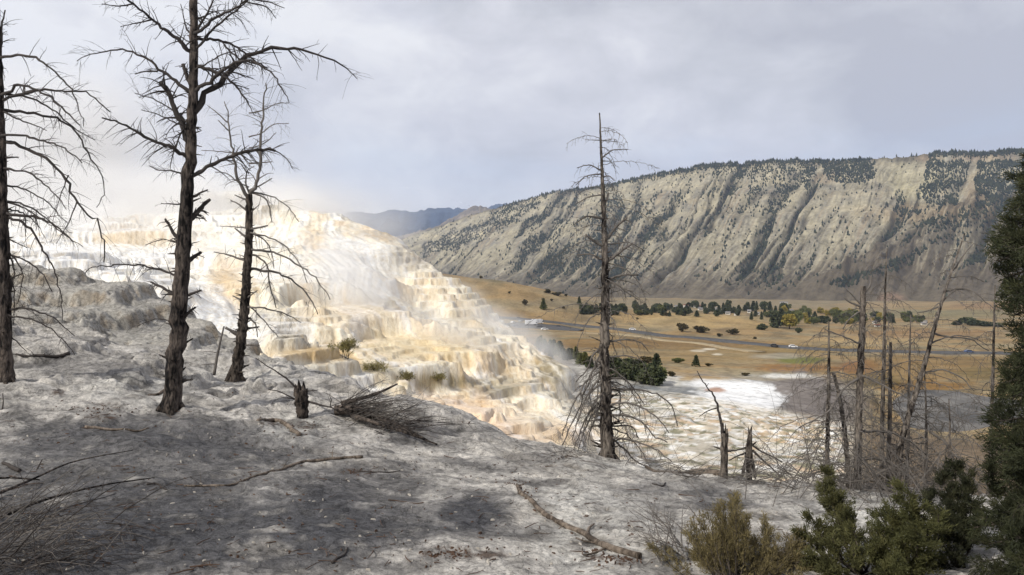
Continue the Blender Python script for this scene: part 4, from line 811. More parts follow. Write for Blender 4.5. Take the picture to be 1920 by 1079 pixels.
brush('brush_pile', 'dead twiggy bush sprawling in the bottom left corner', 'brush pile', (60, 1010), 8, [(-40, 1070, 40, .5, .5), (20, 1020, 40, .2, .7), (40, 1075, 60, .6, .6), (-60, 980, 40, .1, .6), (90, 1000, 60, .9, 1.2), (30, 1050, 70, .3, .8)], 168, .85, 92, M['twig_dark'], (.0, .9), .0062, 3, .09,
      main=[([(-60, 960, .05), (60, 915, .10), (150, 880, .12), (250, 858, .1)], 8, 2), ([(-60, 1010, .05), (80, 965, .15), (190, 930, .12), (290, 905, .06)], 9, 2), ([(-40, 915, .1), (20, 912, .1), (75, 908, .05)], 6, 3)])
brush('brush_pile', 'grey tangle of dead branches on the rim beside the snags', 'brush pile', (1450, 900), 15, [(1400, 903, 25, .4, 1.2), (1450, 905, 30, 1.5, 1.4), (1510, 908, 25, 2.2, 1.2), (1290, 893, 30, .5, 1.4)], 130, 1.0, 93, M['twig_grey'], (.02, .6), .007, 2, .05)
brush('brush_pile', 'dense grey thicket of dead branches under the right cluster', 'brush pile', (1650, 915), 15, [(1570, 915, 25, 1.2, 1.6), (1640, 918, 30, 1.5, 1.6), (1710, 920, 30, 1.6, 1.5), (1780, 922, 30, 2., 1.5), (1600, 916, 60, 1.6, 1.5), (1720, 918, 60, 1.6, 1.5), (1560, 912, 60, 1.6, 2.2), (1680, 915, 90, 1.6, 2.2), (1640, 920, 120, 0, 3)], 330, 1.7, 94, M['twig_grey'], (.1, 1.3), .0075, 3, .10)
brush('brush_pile', 'pale bleached twigs poking up left of the brown rabbitbrush', 'brush pile', (1265, 1020), 9.5, [(1250, 1000, 18, 2.4, .5), (1280, 1050, 20, 2.2, .5), (1245, 1060, 16, 2.0, .5)], 46, .6, 95, M['twig_grey'], (.15, .9), .006, 2, .02)
brush('brush_pile', 'scatter of dead twigs at the foot of the grey pine', 'brush pile', (1080, 862), 16.5, [(1075, 856, 22, 2.5, 1.2), (1180, 868, 30, 0., 1.), (1240, 880, 20, .3, 1.)], 90, .8, 96, M['twig_grey'], (.0, .5), .006, 2, .06)

# --- loose crumbs of charcoal and bark on the crust
g = random.Random(17); mb = MB()
def chip(u, v, s):
    p = near_pt(u, v); sh = np.array([[1, 0, 0], [.3, .9, 0], [-.8, .5, 0], [-.7, -.6, 0], [.4, -.8, 0]]) * s * RN.uniform(.5, 1.3, (5, 3)); a = g.uniform(0, 6.28); rot = np.array([[math.cos(a), -math.sin(a), 0], [math.sin(a), math.cos(a), 0], [0, 0, 1]])
    lo = (sh * [1, .45, 0]) @ rot.T; Vv_ = np.vstack([p + lo - [0, 0, s * .2], p + lo * .6 + [0, 0, s * g.uniform(.25, .6)]])
    q = [[i, (i + 1) % 5, 5 + (i + 1) % 5, 5 + i] for i in range(5)] + [[5, 6, 7, 8], [5, 8, 9, 9 - 0]]
    mb.add(Vv_, q[:-1] + [[8, 9, 5, 5 + 0]][:0])
for k in range(620):
    u = g.uniform(0, 1450); v = g.uniform(790, 1075)
    if noise(np.array([u / 120]), np.array([v / 45]), 9)[0] < .02 and g.random() < .75: continue
    chip(u, v, g.uniform(.012, .032) * (1.3 if g.random() < .1 else 1))
for (cu, cv, ru, rv, n) in [(850, 1040, 50, 10, 60), (960, 905, 30, 10, 26), (1160, 1050, 40, 8, 70), (990, 925, 20, 12, 22), (560, 800, 40, 6, 20), (1115, 1035, 15, 6, 14), (200, 770, 60, 12, 60), (660, 885, 20, 6, 16), (1050, 855, 40, 5, 20), (420, 740, 40, 10, 14)]:
    for k in range(n): chip(cu + g.gauss(0, ru * .6), cv + g.gauss(0, rv * .6), g.uniform(.012, .035))
for k in range(330):                                            # broken twiglets
    u = g.uniform(-20, 1500); v = g.uniform(745, 1075); p = near_pt(u, v); a = g.uniform(0, 6.28); L = g.uniform(.04, .26); dv = np.array([math.cos(a), math.sin(a), 0])
    q = [p + dv * L * t + [g.gauss(0, .008), g.gauss(0, .008), 0] for t in (0, .35, .7, 1)]; q = np.array([[x[0], x[1], p[2] + .006 + g.uniform(0, .012)] for x in q])
    mb.tube(q, np.array([1, .9, .7, .4]) * g.uniform(.003, .008), 4)
lt = mb.build('ground_litter', M['twig_brown'], smooth=False); tag(lt, 'charcoal crumbs and bark chips scattered over the pale crust', 'litter', kind='stuff')
# pale crumbled crust
mb = MB()
for k in range(320):
    u = g.uniform(0, 1700); v = g.uniform(760, 1075); chip(u, v, g.uniform(.012, .04))
lt = mb.build('gravel', plain('crust_gravel', lin(176, 170, 160, .85), .95, .3, 4), smooth=False); tag(lt, 'loose crumbs of broken white crust over the ground', 'gravel', kind='stuff')
# ================================================================== living plants
def leafmat(name, a, b, c2, tr=.25, sc=7):
    m = NT(name); co = m.col(); f = m.noise(sc, 3, .6, m.pos())
    base = m.mixc(m.ramp(f, [(.3, tuple(a)), (.5, tuple(b)), (.72, tuple(c2))]), co, .55)
    return m.surf(base, .75, spec=.2, trans=tr)
M['juniper'] = leafmat('juniper_leaf', lin(48, 52, 32), lin(78, 80, 50), lin(114, 110, 70))
M['spruce'] = leafmat('evergreen_needle', lin(32, 36, 27), lin(56, 59, 41), lin(90, 88, 60), .2)
M['rabbit'] = leafmat('rabbitbrush_leaf', lin(84, 76, 54), lin(112, 102, 72), lin(136, 124, 88), .2)

def blades(P, Dv, ln, w, rng_n):
    """small pointed leaf sprays: P roots, Dv directions"""
    k = len(P); Dv = Dv / (np.linalg.norm(Dv, axis=1)[:, None] + 1e-9)
    sd = np.cross(Dv, rng_n.normal(size=(k, 3))); sd /= np.linalg.norm(sd, axis=1)[:, None] + 1e-9
    up = np.cross(sd, Dv); L = ln[:, None]; W = w[:, None]
    a = P; b = P + Dv * L * .45 + sd * W + up * W * .4; c = P + Dv * L; d = P + Dv * L * .45 - sd * W + up * W * .4
    V = np.stack([a, b, c, d], 1).reshape(-1, 3); Q = np.arange(k * 4).reshape(k, 4)
    return V, Q

def spray_plant(name, label, cat, base, stems, mat, seed, nb=60, ln=.05, w=.008, spread=.07, tips=(.35, 1.0), colr=None, stem_r=.02, bare=.0, group=None, out=.8, up=.35):
    """stems: list of 3-d polylines; foliage clumps sit along side shoots of every stem"""
    rn = np.random.default_rng(seed); g = random.Random(seed); b = np.array(base, float); root = empty(name, b); tag(root, label, cat, group)
    mb = MB(b); PP = []; DD = []; CC = []
    for st in stems:
        n = 14; P = spline(st, n); L = np.linalg.norm(np.diff(P, axis=0), axis=1).sum()
        mb.tube(P, np.linspace(stem_r, stem_r * .25, n), 6, rough=.15)
        ns = max(5, int(L / spread * 1.7))
        for k in range(ns):
            t = tips[0] + (tips[1] - tips[0]) * rn.uniform() ** .8; x = t * (n - 1); i = min(int(x), n - 2); p = P[i] + (P[i + 1] - P[i]) * (x - i)
            ax = P[i + 1] - P[i]; ax /= np.linalg.norm(ax)
            sd = np.cross(ax, rn.normal(size=3)); sd /= np.linalg.norm(sd) + 1e-9
            dv = ax * (1 - out * .5) + sd * out + [0, 0, up * rn.uniform(.2, 1)]; dv /= np.linalg.norm(dv); sl = spread * rn.uniform(1.2, 3.2) * (1.15 - .5 * t)
            q = p + dv * sl; mid = p + dv * sl * .5 + rn.normal(size=3) * sl * .06
            mb.tube(np.array([p, mid, q]), [stem_r * .22, stem_r * .15, .002], 3)
            m_ = int(nb * rn.uniform(.5, 1.3)); f = rn.uniform(.15, 1.05, m_)[:, None]
            pts = p + (q - p) * f + rn.normal(size=(m_, 3)) * spread * .28
            d2 = dv * rn.uniform(.5, 1.3, (m_, 1)) + rn.normal(size=(m_, 3)) * .5 + [0, 0, .15]
            PP.append(pts); DD.append(d2); tone = rn.uniform(.45, 1.65); CC.append(np.tile(colr * tone, (m_, 1)) * rn.uniform(.8, 1.2, (m_, 1)))
    PP = np.vstack(PP) - b; DD = np.vstack(DD); CC = np.vstack(CC)
    V, Q = blades(PP, DD, ln * rn.uniform(.5, 1.3, len(PP)), w * rn.uniform(.6, 1.3, len(PP)), rn)
    mb.build('trunk', M['bark_dark'], root); mesh_np('foliage', V, Q, mat, root, col=np.repeat(CC, 4, 0), smooth=False)
    return root

def upright(px, d, top, n, rad, seed, zb=None):
    """stems fanning up from one foot to a ragged outline"""
    g = random.Random(seed); b = near_pt(*px) if zb is None else np.array([(px[0] - CU) / F * d, d, zb]); sts = []
    for (u, v, dd) in top:
        e = at(u, v, d + dd); m = b + (e - b) * .45 + np.array([(e[0] - b[0]) * .12, g.gauss(0, .05), -.05])
        sts.append([b + np.array([g.gauss(0, .05), g.gauss(0, .05), -.03]), m, e])
    return b, sts
gg = random.Random(5)
b, st = upright((1620, 1075), 8.6, [(1500, 1000, -.1), (1520, 970, .1), (1545, 915, .2), (1548, 880, .35), (1560, 940, 0), (1585, 960, -.2), (1600, 990, -.35), (1520, 1040, -.3), (1640, 1010, -.4), (1560, 1010, -.4), (1660, 1040, -.5), (1505, 1075, -.4), (1600, 1050, -.5), (1550, 1070, -.6), (1575, 925, .1), (1535, 1000, .1)], 0, 0, 3)
spray_plant('juniper_shrub', 'green juniper shrub with one tall tip in front of the dead cluster', 'shrub', b, st, M['juniper'], 21, 100, .046, .0042, .062, (.3, 1), lin(86, 84, 54), .014)
b, st = upright((1720, 1078), 8.3, [(1640, 990, 0), (1660, 950, .2), (1690, 915, .3), (1675, 940, .0), (1705, 935, -.2), (1725, 955, -.2), (1740, 990, -.3), (1640, 1030, -.3), (1660, 1070, -.5), (1690, 1010, -.5), (1745, 1030, -.5), (1720, 1000, -.6), (1685, 1060, -.7), (1650, 965, .3), (1760, 960, .4)], 0, 0, 4)
spray_plant('juniper_shrub', 'dense green juniper shrub between the tipped shrub and the big evergreen', 'shrub', b, st, M['juniper'], 22, 100, .046, .0042, .062, (.25, 1), lin(78, 78, 48), .014)
b, st = upright((1800, 1060), 8.9, [(1740, 930, .2), (1765, 890, .4), (1790, 870, .5), (1750, 980, .1), (1775, 1000, -.2), (1800, 950, .0), (1745, 1050, -.2), (1790, 1040, -.4), (1815, 900, .3), (1830, 960, .1), (1760, 1075, -.4)], 0, 0, 5)
spray_plant('juniper_shrub', 'shaded dark juniper shrub tucked against the big evergreen', 'shrub', b, st, M['spruce'], 23, 120, .05, .0048, .065, (.25, 1), lin(46, 48, 34), .014)  # shade put into the colour: darker needles and tone than the other junipers
top = []
for k in range(74):
    u = gg.gauss(1370, 62); v = 930 + abs(u - 1375) * .55 + gg.uniform(0, 95); top.append((u, min(v, 1070), gg.uniform(-.7, .5)))
b, st = upright((1375, 1110), 8.6, top, 0, 0, 6)
spray_plant('rabbitbrush', 'loose olive brown rabbitbrush bush at the bottom edge', 'shrub', b, st, M['rabbit'], 24, 16, .040, .0032, .045, (.35, 1), lin(104, 94, 62), .0055, out=.5, up=.6)
top = [(gg.gauss(1465, 22), gg.uniform(985, 1060), gg.uniform(-.3, .3)) for k in range(22)]
b, st = upright((1460, 1095), 8.8, top, 0, 0, 7)
spray_plant('rabbitbrush', 'small half bare brown bush between the rabbitbrush and the junipers', 'shrub', b, st, M['rabbit'], 25, 8, .034, .003, .05, (.4, 1), lin(92, 80, 60), .005, out=.6, up=.5)

# --- big evergreen at the right edge
bx = np.array([5.55, 8.3, -3.35]); sts = []
tk = [bx, bx + [0.03, 0, 1.5], bx + [-.02, .02, 3.0], bx + [.02, 0, 4.9]]
sts.append(tk)
def brch(z, tu, tv, dd, k=.2):
    p = bx + np.array([0, 0, z]); e = at(tu, tv, 8.3 + dd); m = p + (e - p) * .55 + [0, 0, k * .6]; sts.append([p, m, e])
for z, tu, tv, dd in [(4.3, 1925, 320, 0), (4.1, 1912, 345, .2), (4.0, 1905, 395, -.2), (3.9, 1900, 385, .3), (3.6, 1890, 430, 0), (3.5, 1878, 455, .2), (3.4, 1860, 462, -.1), (3.3, 1900, 470, -.4), (3.2, 1868, 490, .1), (3.0, 1885, 520, .0), (2.95, 1890, 545, .3), (2.9, 1900, 560, -.4), (2.7, 1905, 590, 0), (2.6, 1900, 592, .1), (2.5, 1912, 620, -.2),
                      (2.2, 1904, 670, 0), (2.15, 1886, 694, .2), (2.1, 1904, 690, -.4), (1.9, 1869, 720, .0), (1.85, 1896, 745, -.4), (1.8, 1886, 715, .5), (1.6, 1876, 765, .1), (1.5, 1874, 790, -.4), (1.4, 1862, 820, .1), (1.3, 1896, 835, -.7), (1.1, 1862, 860, .2), (1.0, 1846, 890, .0), (.85, 1904, 885, -.8), (.8, 1860, 930, .1), (.6, 1849, 970, -.2), (.5, 1884, 960, -.6), (.5, 1824, 990, .3), (.35, 1854, 1020, -.4), (.3, 1904, 1010, -.9), (.2, 1839, 1055, -.1), (.1, 1874, 1070, -.6), (.1, 1919, 1060, -1),
                      (1.2, 1915, 860, -1.), (.7, 1910, 950, -1.1), (2.4, 2050, 640, -.2), (3.4, 2060, 470, .1), (1.2, 2120, 830, 0), (1.9, 2100, 720, .2), (.5, 2140, 960, -.1), (3.9, 1990, 330, .3), (1.5, 2000, 760, 1.1), (.8, 1960, 880, 1.2), (2.5, 1960, 600, .8), (.4, 1904, 980, .8)]:
    brch(z, tu, tv, dd)
spray_plant('evergreen_tree', 'large dark evergreen tree filling the right edge of the frame', 'tree', bx, sts, M['spruce'], 26, 96, .062, .0048, .085, (.26, 1), lin(54, 58, 38), .022, up=.1)

# --- sprigs growing on the terrace rims
def terr_pt(u, v, lo=26, hi=80): return TS_.hit(u, v, lo, hi)
for i, (u, v, h, lab) in enumerate([(648, 672, .55, 'small green sprig growing on the golden ledge of the terrace'), (700, 695, .2, 'low olive tuft on the grey rim left of the olive riser'), (760, 712, .16, 'olive tuft hanging over the left end of the olive riser'), (820, 712, .16, 'olive tuft hanging over the right end of the olive riser')]):
    p = terr_pt(u, v); g = random.Random(70 + i); sts = [[p + [g.gauss(0, .06), g.gauss(0, .06), -.05], p + [g.gauss(0, .15), g.gauss(0, .1), h * .5], p + [g.gauss(0, .3), g.gauss(0, .2), h * g.uniform(.7, 1)]] for k in range(12)]
    spray_plant('shrub', lab, 'shrub', p, sts, M['rabbit'], 80 + i, 10, .08, .015, .10, (.3, 1), lin(140, 134, 84), .008)

# ================================================================== valley trees, village, cars
def leafy(name, h, w, seed, n, kind):
    """one valley tree: trunk plus a crown of many leaf faces"""
    rn = np.random.default_rng(seed); P = []; D_ = []
    if kind == 'cone':
        t = rn.uniform(.06, 1, n) ** .8; r = w / 2 * (1 - t) ** .85 * (.8 + .3 * np.sin(t * 34 + rn.uniform(0, 6))) + .03 * w; a = rn.uniform(0, 6.283, n); q = rn.uniform(.55, 1.05, n)
        P = np.c_[np.cos(a) * r * q, np.sin(a) * r * q, t * h]; D_ = np.c_[np.cos(a), np.sin(a), rn.uniform(-.5, .5, n)]
    else:
        c = rn.normal(size=(9, 3)) * [w * .22, w * .22, h * .15] + [0, 0, h * .58]; i = rn.integers(0, 9, n); D_ = rn.normal(size=(n, 3)); D_ /= np.linalg.norm(D_, axis=1)[:, None]
        P = c[i] + D_ * rn.uniform(.6, 1, (n, 1)) * np.array([w * .27, w * .27, h * .24]); P[:, 2] = np.maximum(P[:, 2], h * .04)
    V, Q = blades(P - D_ * w * .06, D_ + rn.normal(size=(n, 3)) * .6, np.full(n, w * .22) * rn.uniform(.6, 1.3, n), np.full(n, w * .085), rn)
    mb = MB(); mb.tube(np.array([[0, 0, -h * .05], [0, 0, h * .3], [0, 0, h * .8]]), [w * .05, w * .04, w * .012], 6)
    return V, Q, np.vstack(mb.v), np.vstack(mb.f)
protos = {}
def valley_tree(kind, tone, p, h, w, label, group, name, cat='tree'):
    key = (kind, tone, R.randint(0, 2))
    if key not in protos:
        V, Q, V2, Q2 = leafy('t', 10, 6 if kind == 'cone' else 9, len(protos) + 300, 900 if kind == 'cone' else 760, kind)
        cm = {'dark': M['v_dark'], 'green': M['v_green'], 'yellow': M['v_yellow'], 'brown': M['v_brown']}[tone]
        r0 = empty(name, p); c = mesh_np('crown', V, Q, cm, r0, smooth=False); t_ = mesh_np('trunk', V2, Q2, M['bark_dark'], r0); protos[key] = (c, t_); r = r0
    else:
        c, t_ = protos[key]; r = empty(name, p)
        for q in (c, t_): o = q.copy(); COL.objects.link(o); o.parent = r
    k = w / (6 if kind == 'cone' else 9); r.scale = (k, k, h / 10); r.rotation_euler = (0, 0, R.uniform(0, 6.28)); tag(r, label, cat, group); return r
def fol(name, a, b):
    m = NT(name); return m.surf(m.ramp(m.noise(.35, 3, .6, m.pos()), [(.35, tuple(a)), (.65, tuple(b))]), .9, spec=.05, trans=.15)
M['v_dark'] = fol('dark_conifer_leaf', lin(56, 64, 47), lin(98, 102, 74)); M['v_green'] = fol('valley_green_leaf', lin(84, 90, 58), lin(124, 126, 82)); M['v_yellow'] = fol('autumn_leaf', lin(126, 118, 56), lin(168, 150, 76)); M['v_brown'] = fol('brown_shrub_leaf', lin(72, 68, 50), lin(104, 94, 66))
# hillside and meadow shrubs, each where it stands
for u, v, hp, wp, kind, tone in [(929, 521, 12, 10, 'cone', 'dark'), (953, 527, 9, 5, 'cone', 'dark'), (988, 533, 6, 6, 'round', 'dark'), (902, 523, 5, 5, 'round', 'brown'), (956, 551, 4, 4, 'round', 'brown'), (983, 573, 10, 8, 'round', 'brown'), (1019, 581, 18, 15, 'cone', 'green'), (1028, 550, 7, 12, 'round', 'brown'), (1047, 555, 6, 14, 'round', 'brown'),
                                 (1056, 579, 4, 6, 'round', 'brown'), (1086, 572, 15, 9, 'cone', 'dark'), (1100, 580, 10, 8, 'round', 'brown'), (854, 531, 5, 7, 'round', 'brown'), (1019, 565, 5, 6, 'round', 'brown'), (1034, 565, 4, 5, 'round', 'brown'), (1062, 556, 5, 5, 'round', 'brown'), (1150, 588, 6, 6, 'round', 'brown'), (1172, 589, 5, 5, 'round', 'brown'), (1195, 600, 4, 4, 'round', 'brown')]:
    p = val_pt(u, v, 250, 1100); k = p[1] / F
    valley_tree(kind, tone, p, hp * k, wp * k, 'small dark bush dotted on the golden grass hill', 'bushes on the golden hill', 'hill_bush' if kind == 'round' else 'juniper_tree', 'bush')
for u, v, hp, wp, kind, tone, lab in [(1278, 622, 14, 17, 'round', 'brown', 'round brown bush above the road, left of a wider bush'), (1312, 624, 12, 24, 'round', 'brown', 'widest brown bush above the road on the low golden rise'), (1347, 632, 6, 8, 'round', 'brown', 'tiny bush closest to the road below the wide brown bush'), (1378, 628, 10, 17, 'round', 'brown', 'brown bush alone above the road, midway to the dark grove'), (1416, 636, 4, 7, 'round', 'brown', 'tiny flat bush above the road before the dark car'), (1429, 619, 11, 18, 'round', 'dark', 'dark bush at the left foot of the dark grove'), (1498, 625, 10, 9, 'round', 'dark', 'dark bush alone right of the dark grove'), (1250, 593, 6, 9, 'round', 'brown', 'small bush on the crest of the low golden rise'),
                                      (1231, 688, 24, 22, 'cone', 'dark', 'broad pointed evergreen at the right end of the juniper thicket'), (1273, 681, 9, 20, 'round', 'green', 'low green bush on the golden flat left of the lone pointed evergreen'), (1305, 688, 21, 15, 'cone', 'dark', 'lone pointed evergreen on the golden flat above the white crust'), (1326, 687, 5, 11, 'round', 'brown', 'low brown tuft right of the lone pointed evergreen'), (1400, 705, 5, 12, 'round', 'brown', 'low tuft on the far rim of the white crust'), (1258, 706, 9, 13, 'round', 'brown', 'brown bush on the bank below the broad evergreen'), (1213, 680, 10, 24, 'round', 'brown', 'heap of brown brush left of the broad evergreen')]:
    p = val_pt(u, v, 90, 1000); k = p[1] / F; valley_tree(kind, tone, p, hp * k, wp * k, lab, None, 'bush' if kind == 'round' else 'evergreen_tree', 'bush' if kind == 'round' else 'tree')
for (u0, v0, u1, v1, n, hp, wp) in [(1008, 652, 1112, 690, 18, 22, 20), (1148, 706, 1240, 724, 12, 30, 34), (1150, 690, 1215, 700, 7, 20, 26)]:
    for k in range(n):
        f = (k + R.random() * .8) / n; p = val_pt(u0 + (u1 - u0) * f, v0 + (v1 - v0) * f + R.uniform(-4, 4), 90, 400); q = p[1] / F
        dk = (u0 < 1100)
        valley_tree('cone' if dk else 'round', 'dark' if R.random() < .75 else 'green', p, hp * q * R.uniform(.7, 1.15), wp * q * R.uniform(.7, 1.1), 'dark evergreen in the hedge-like row behind the terrace edge' if dk else 'dark juniper in the thicket behind the grey pine', 'evergreens behind the terrace edge' if dk else 'junipers in the thicket behind the grey pine', 'evergreen_tree' if dk else 'juniper_tree')
for u, v, h in [(1012, 640, 16), (1032, 650, 22), (905, 600, 26), (917, 610, 26), (926, 622, 24), (897, 590, 20), (940, 628, 16), (955, 632, 14)]:
    p = val_pt(u, v, 300, 900) if u > 935 and u < 1000 else val_pt(u, v + 40, 90, 600); k = p[1] / F
    valley_tree('cone', 'dark', p, h * k * 1.6, h * k * .8, 'dark evergreen half lost in steam behind the terrace edge', 'steam-veiled evergreens', 'evergreen_tree')
# the village among its trees
vt = []
for k in range(230):
    f = R.random(); u = 1090 + 640 * f ** 1.25; vb = np.interp(u, [1080, 1200, 1300, 1400, 1500, 1600, 1740], [588, 590, 594, 600, 606, 607, 606]); vt_ = np.interp(u, [1080, 1200, 1400, 1500, 1600, 1740], [578, 575, 574, 582, 588, 596])
    vt.append((u, R.uniform(vt_, vb) + 2, R.uniform(7, 14) * (1.25 if 1360 < u < 1480 else 1), R.uniform(7, 13), 'cone' if R.random() < (.5 if u < 1460 else .25) else 'round'))
vt += [(1457, 615, 27, 26, 'round'), (1480, 617, 26, 25, 'round'), (1465, 610, 30, 20, 'cone'), (1490, 612, 28, 20, 'round'), (1590, 604, 20, 26, 'round'), (1604, 602, 20, 24, 'round'), (1575, 604, 18, 20, 'round'), (1525, 608, 12, 16, 'round'), (1545, 607, 14, 18, 'round')]
for u, v, h, w, kind in vt:
    p = val_pt(u, v, 650, 1700); k = p[1] / F; tone = 'dark' if (u < 1470 and R.random() < .85) or kind == 'cone' else R.choice(['green', 'yellow', 'green', 'dark'])
    valley_tree(kind, tone, p, h * k, w * k, 'small tree among the houses of the far valley village', 'trees of the far village', 'village_tree')
for u, v, w, h in [(1815, 610, 26, 14), (1830, 611, 22, 10), (1850, 612, 30, 8), (1795, 610, 18, 8), (1870, 613, 24, 7)]:
    p = val_pt(u, v, 500, 1500); k = p[1] / F; valley_tree('round', 'dark', p, h * k, w * k, 'dark bush in the low clump right of the village', 'low bushes right of the village', 'bush', 'bush')
M['wall_white'] = plain('white_house_wall', lin(226, 222, 212, .8), .8, .05); M['roof_grey'] = plain('grey_roof', lin(140, 136, 134, .8), .8, .1); M['roof_red'] = plain('red_roof', lin(140, 92, 76, .8), .8, .1); M['glass'] = plain('dark_window', (.02, .025, .03), .15, .1, spec=.6)
def boxq(x0, x1, y0, y1, z0, z1):
    V = np.array([[x, y, z] for z in (z0, z1) for y in (y0, y1) for x in (x0, x1)], float)
    return V, [[0, 2, 3, 1], [4, 5, 7, 6], [0, 1, 5, 4], [2, 6, 7, 3], [0, 4, 6, 2], [1, 3, 7, 5]]
def house(p, w, dp, h, rot, roof, label, group):
    r = empty('house', p); r.rotation_euler = (0, 0, rot); tag(r, label, 'house', group)
    mb = MB(); mb.add(*boxq(-w / 2, w / 2, -dp / 2, dp / 2, -1, h)); mb.build('wall', M['wall_white'], r, False)
    mb = MB(); e = .4; hr = h + dp * .32
    V = [[-w / 2 - e, -dp / 2 - e, h - .1], [w / 2 + e, -dp / 2 - e, h - .1], [w / 2 + e, 0, hr], [-w / 2 - e, 0, hr], [-w / 2 - e, dp / 2 + e, h - .1], [w / 2 + e, dp / 2 + e, h - .1]]
    mb.add(V, [[0, 1, 2, 3], [3, 2, 5, 4], [0, 4, 5, 1], [0, 3, 4, 4], [1, 5, 2, 2]][:3]); mb.add([V[0], V[3], V[4], [V[0][0], 0, h - .1]], [[0, 3, 2, 1]]); mb.add([V[1], V[2], V[5], [V[1][0], 0, h - .1]], [[0, 1, 2, 3]])
    mb.build('roof', M[roof], r, False)
    for x in (-w * .28, 0, w * .28):
        mb = MB(); mb.add(*boxq(x - .6, x + .6, -dp / 2 - .06, -dp / 2 + .1, h * .35, h * .75)); mb.build('window', M['glass'], r, False)
hs = [(1252, 573), (1269, 574), (1286, 573), (1297, 572), (1304, 573), (1311, 573), (1313, 578), (1326, 580), (1365, 586), (1380, 580), (1382, 588), (1420, 586), (1466, 568), (1473, 567), (1483, 582), (1495, 588), (1510, 585), (1448, 590), (1642, 596), (1645, 609), (1640, 604), (1694, 592), (1728, 595), (1735, 603), (1732, 606), (1574, 590), (1405, 583), (1340, 578)]
for u, v in hs:
    p = val_pt(u, v + 4, 650, 1700); k = p[1] / F
    house(p, R.uniform(6, 10) * k * 1.0, R.uniform(5, 6) * k, R.uniform(3.2, 4.6) * k, R.uniform(-.6, .6), R.choice(['roof_grey', 'roof_grey', 'roof_red']), 'small white house among trees in the far valley village', 'houses of the far village')

# --- road and car park
def ribbon(name, pts, half, mat, lift, side=None):
    C = np.array([val_pt(u, v, 250, 900) for u, v in pts])[:, :2]; n = 90; C = spline(C, n); T_ = np.gradient(C, axis=0); T_ /= np.linalg.norm(T_, axis=1)[:, None]; N_ = np.c_[-T_[:, 1], T_[:, 0]]
    hw = np.interp(np.linspace(0, 1, n), np.linspace(0, 1, len(half)), half); ks = np.linspace(-1, 1, 5); rows = []
    for k in ks:
        q = C + N_ * hw[:, None] * k; z = val_z(q[:, 0] / q[:, 1], np.log(q[:, 1])) + lift; rows.append(np.c_[q, z])
    z = np.max([r[:, 2] for r in rows], axis=0); z = np.convolve(np.pad(z, 3, 'edge'), np.ones(7) / 7, 'valid')
    for r in rows: r[:, 2] = z
    Pm = np.array(rows); sk1 = Pm[:1] - [0, 0, 2.]; sk2 = Pm[-1:] - [0, 0, 2.]; Pm = np.concatenate([sk1, Pm, sk2])
    o = mesh_np(name, Pm.reshape(-1, 3), grid_faces(*Pm.shape[:2])[:, ::-1], mat); tag(o, None, None, kind='structure'); return C, z
m = NT('asphalt'); f = m.noise(.4, 5, .6, m.pos()); M['asphalt'] = m.surf(m.ramp(f, [(.3, tuple(lin(70, 70, 72))), (.7, tuple(lin(98, 97, 96)))]), .9, spec=.2)
RC, RZ = ribbon('road', [(935, 596), (980, 600), (1050, 607), (1120, 615), (1200, 625), (1280, 633), (1350, 641), (1455, 651), (1560, 658), (1700, 662), (1830, 664), (1960, 668)], [5, 5, 5, 5], M['asphalt'], .5)
ribbon('car_park', [(950, 607), (990, 612), (1040, 617), (1090, 621)], [9, 16, 14, 5], M['asphalt'], .35)
m = NT('road_verge'); f = m.noise(.3, 5, .6, m.pos()); M['verge'] = m.surf(m.ramp(f, [(.3, tuple(lin(150, 132, 104, .8))), (.7, tuple(lin(196, 180, 148, .8)))]), .95, spec=.05)
ribbon('path', [(1020, 624), (1100, 626), (1180, 630), (1260, 641), (1340, 651), (1420, 661)], [2, 3, 3, 4], M['verge'], .3)
def paint(name, c): 
    m = NT(name); return m.surf(tuple(c), .35, spec=.5)
M['car_white'] = paint('white_paint', (.78, .78, .78)); M['car_dark'] = paint('dark_paint', (.035, .035, .04)); M['car_grey'] = paint('grey_paint', (.25, .26, .28)); M['car_blue'] = paint('blue_paint', (.08, .11, .2)); M['tyre'] = plain('tyre_rubber', (.02, .02, .02), .9)
def prism(mb, prof, hw, cx=0.):
    n = len(prof); V = [[x, -hw, z] for x, z in prof] + [[x, hw, z] for x, z in prof]
    mb.add(V, [[i, (i + 1) % n, n + (i + 1) % n, n + i] for i in range(n)])
    for s, o in ((0, 1), (n, -1)):
        for i in range(1, n - 2, 2): mb.f.append(np.array([[s, s + i + 2, s + i + 1, s + i] if o > 0 else [s, s + i, s + i + 1, s + i + 2]]) + mb.n - 2 * n)
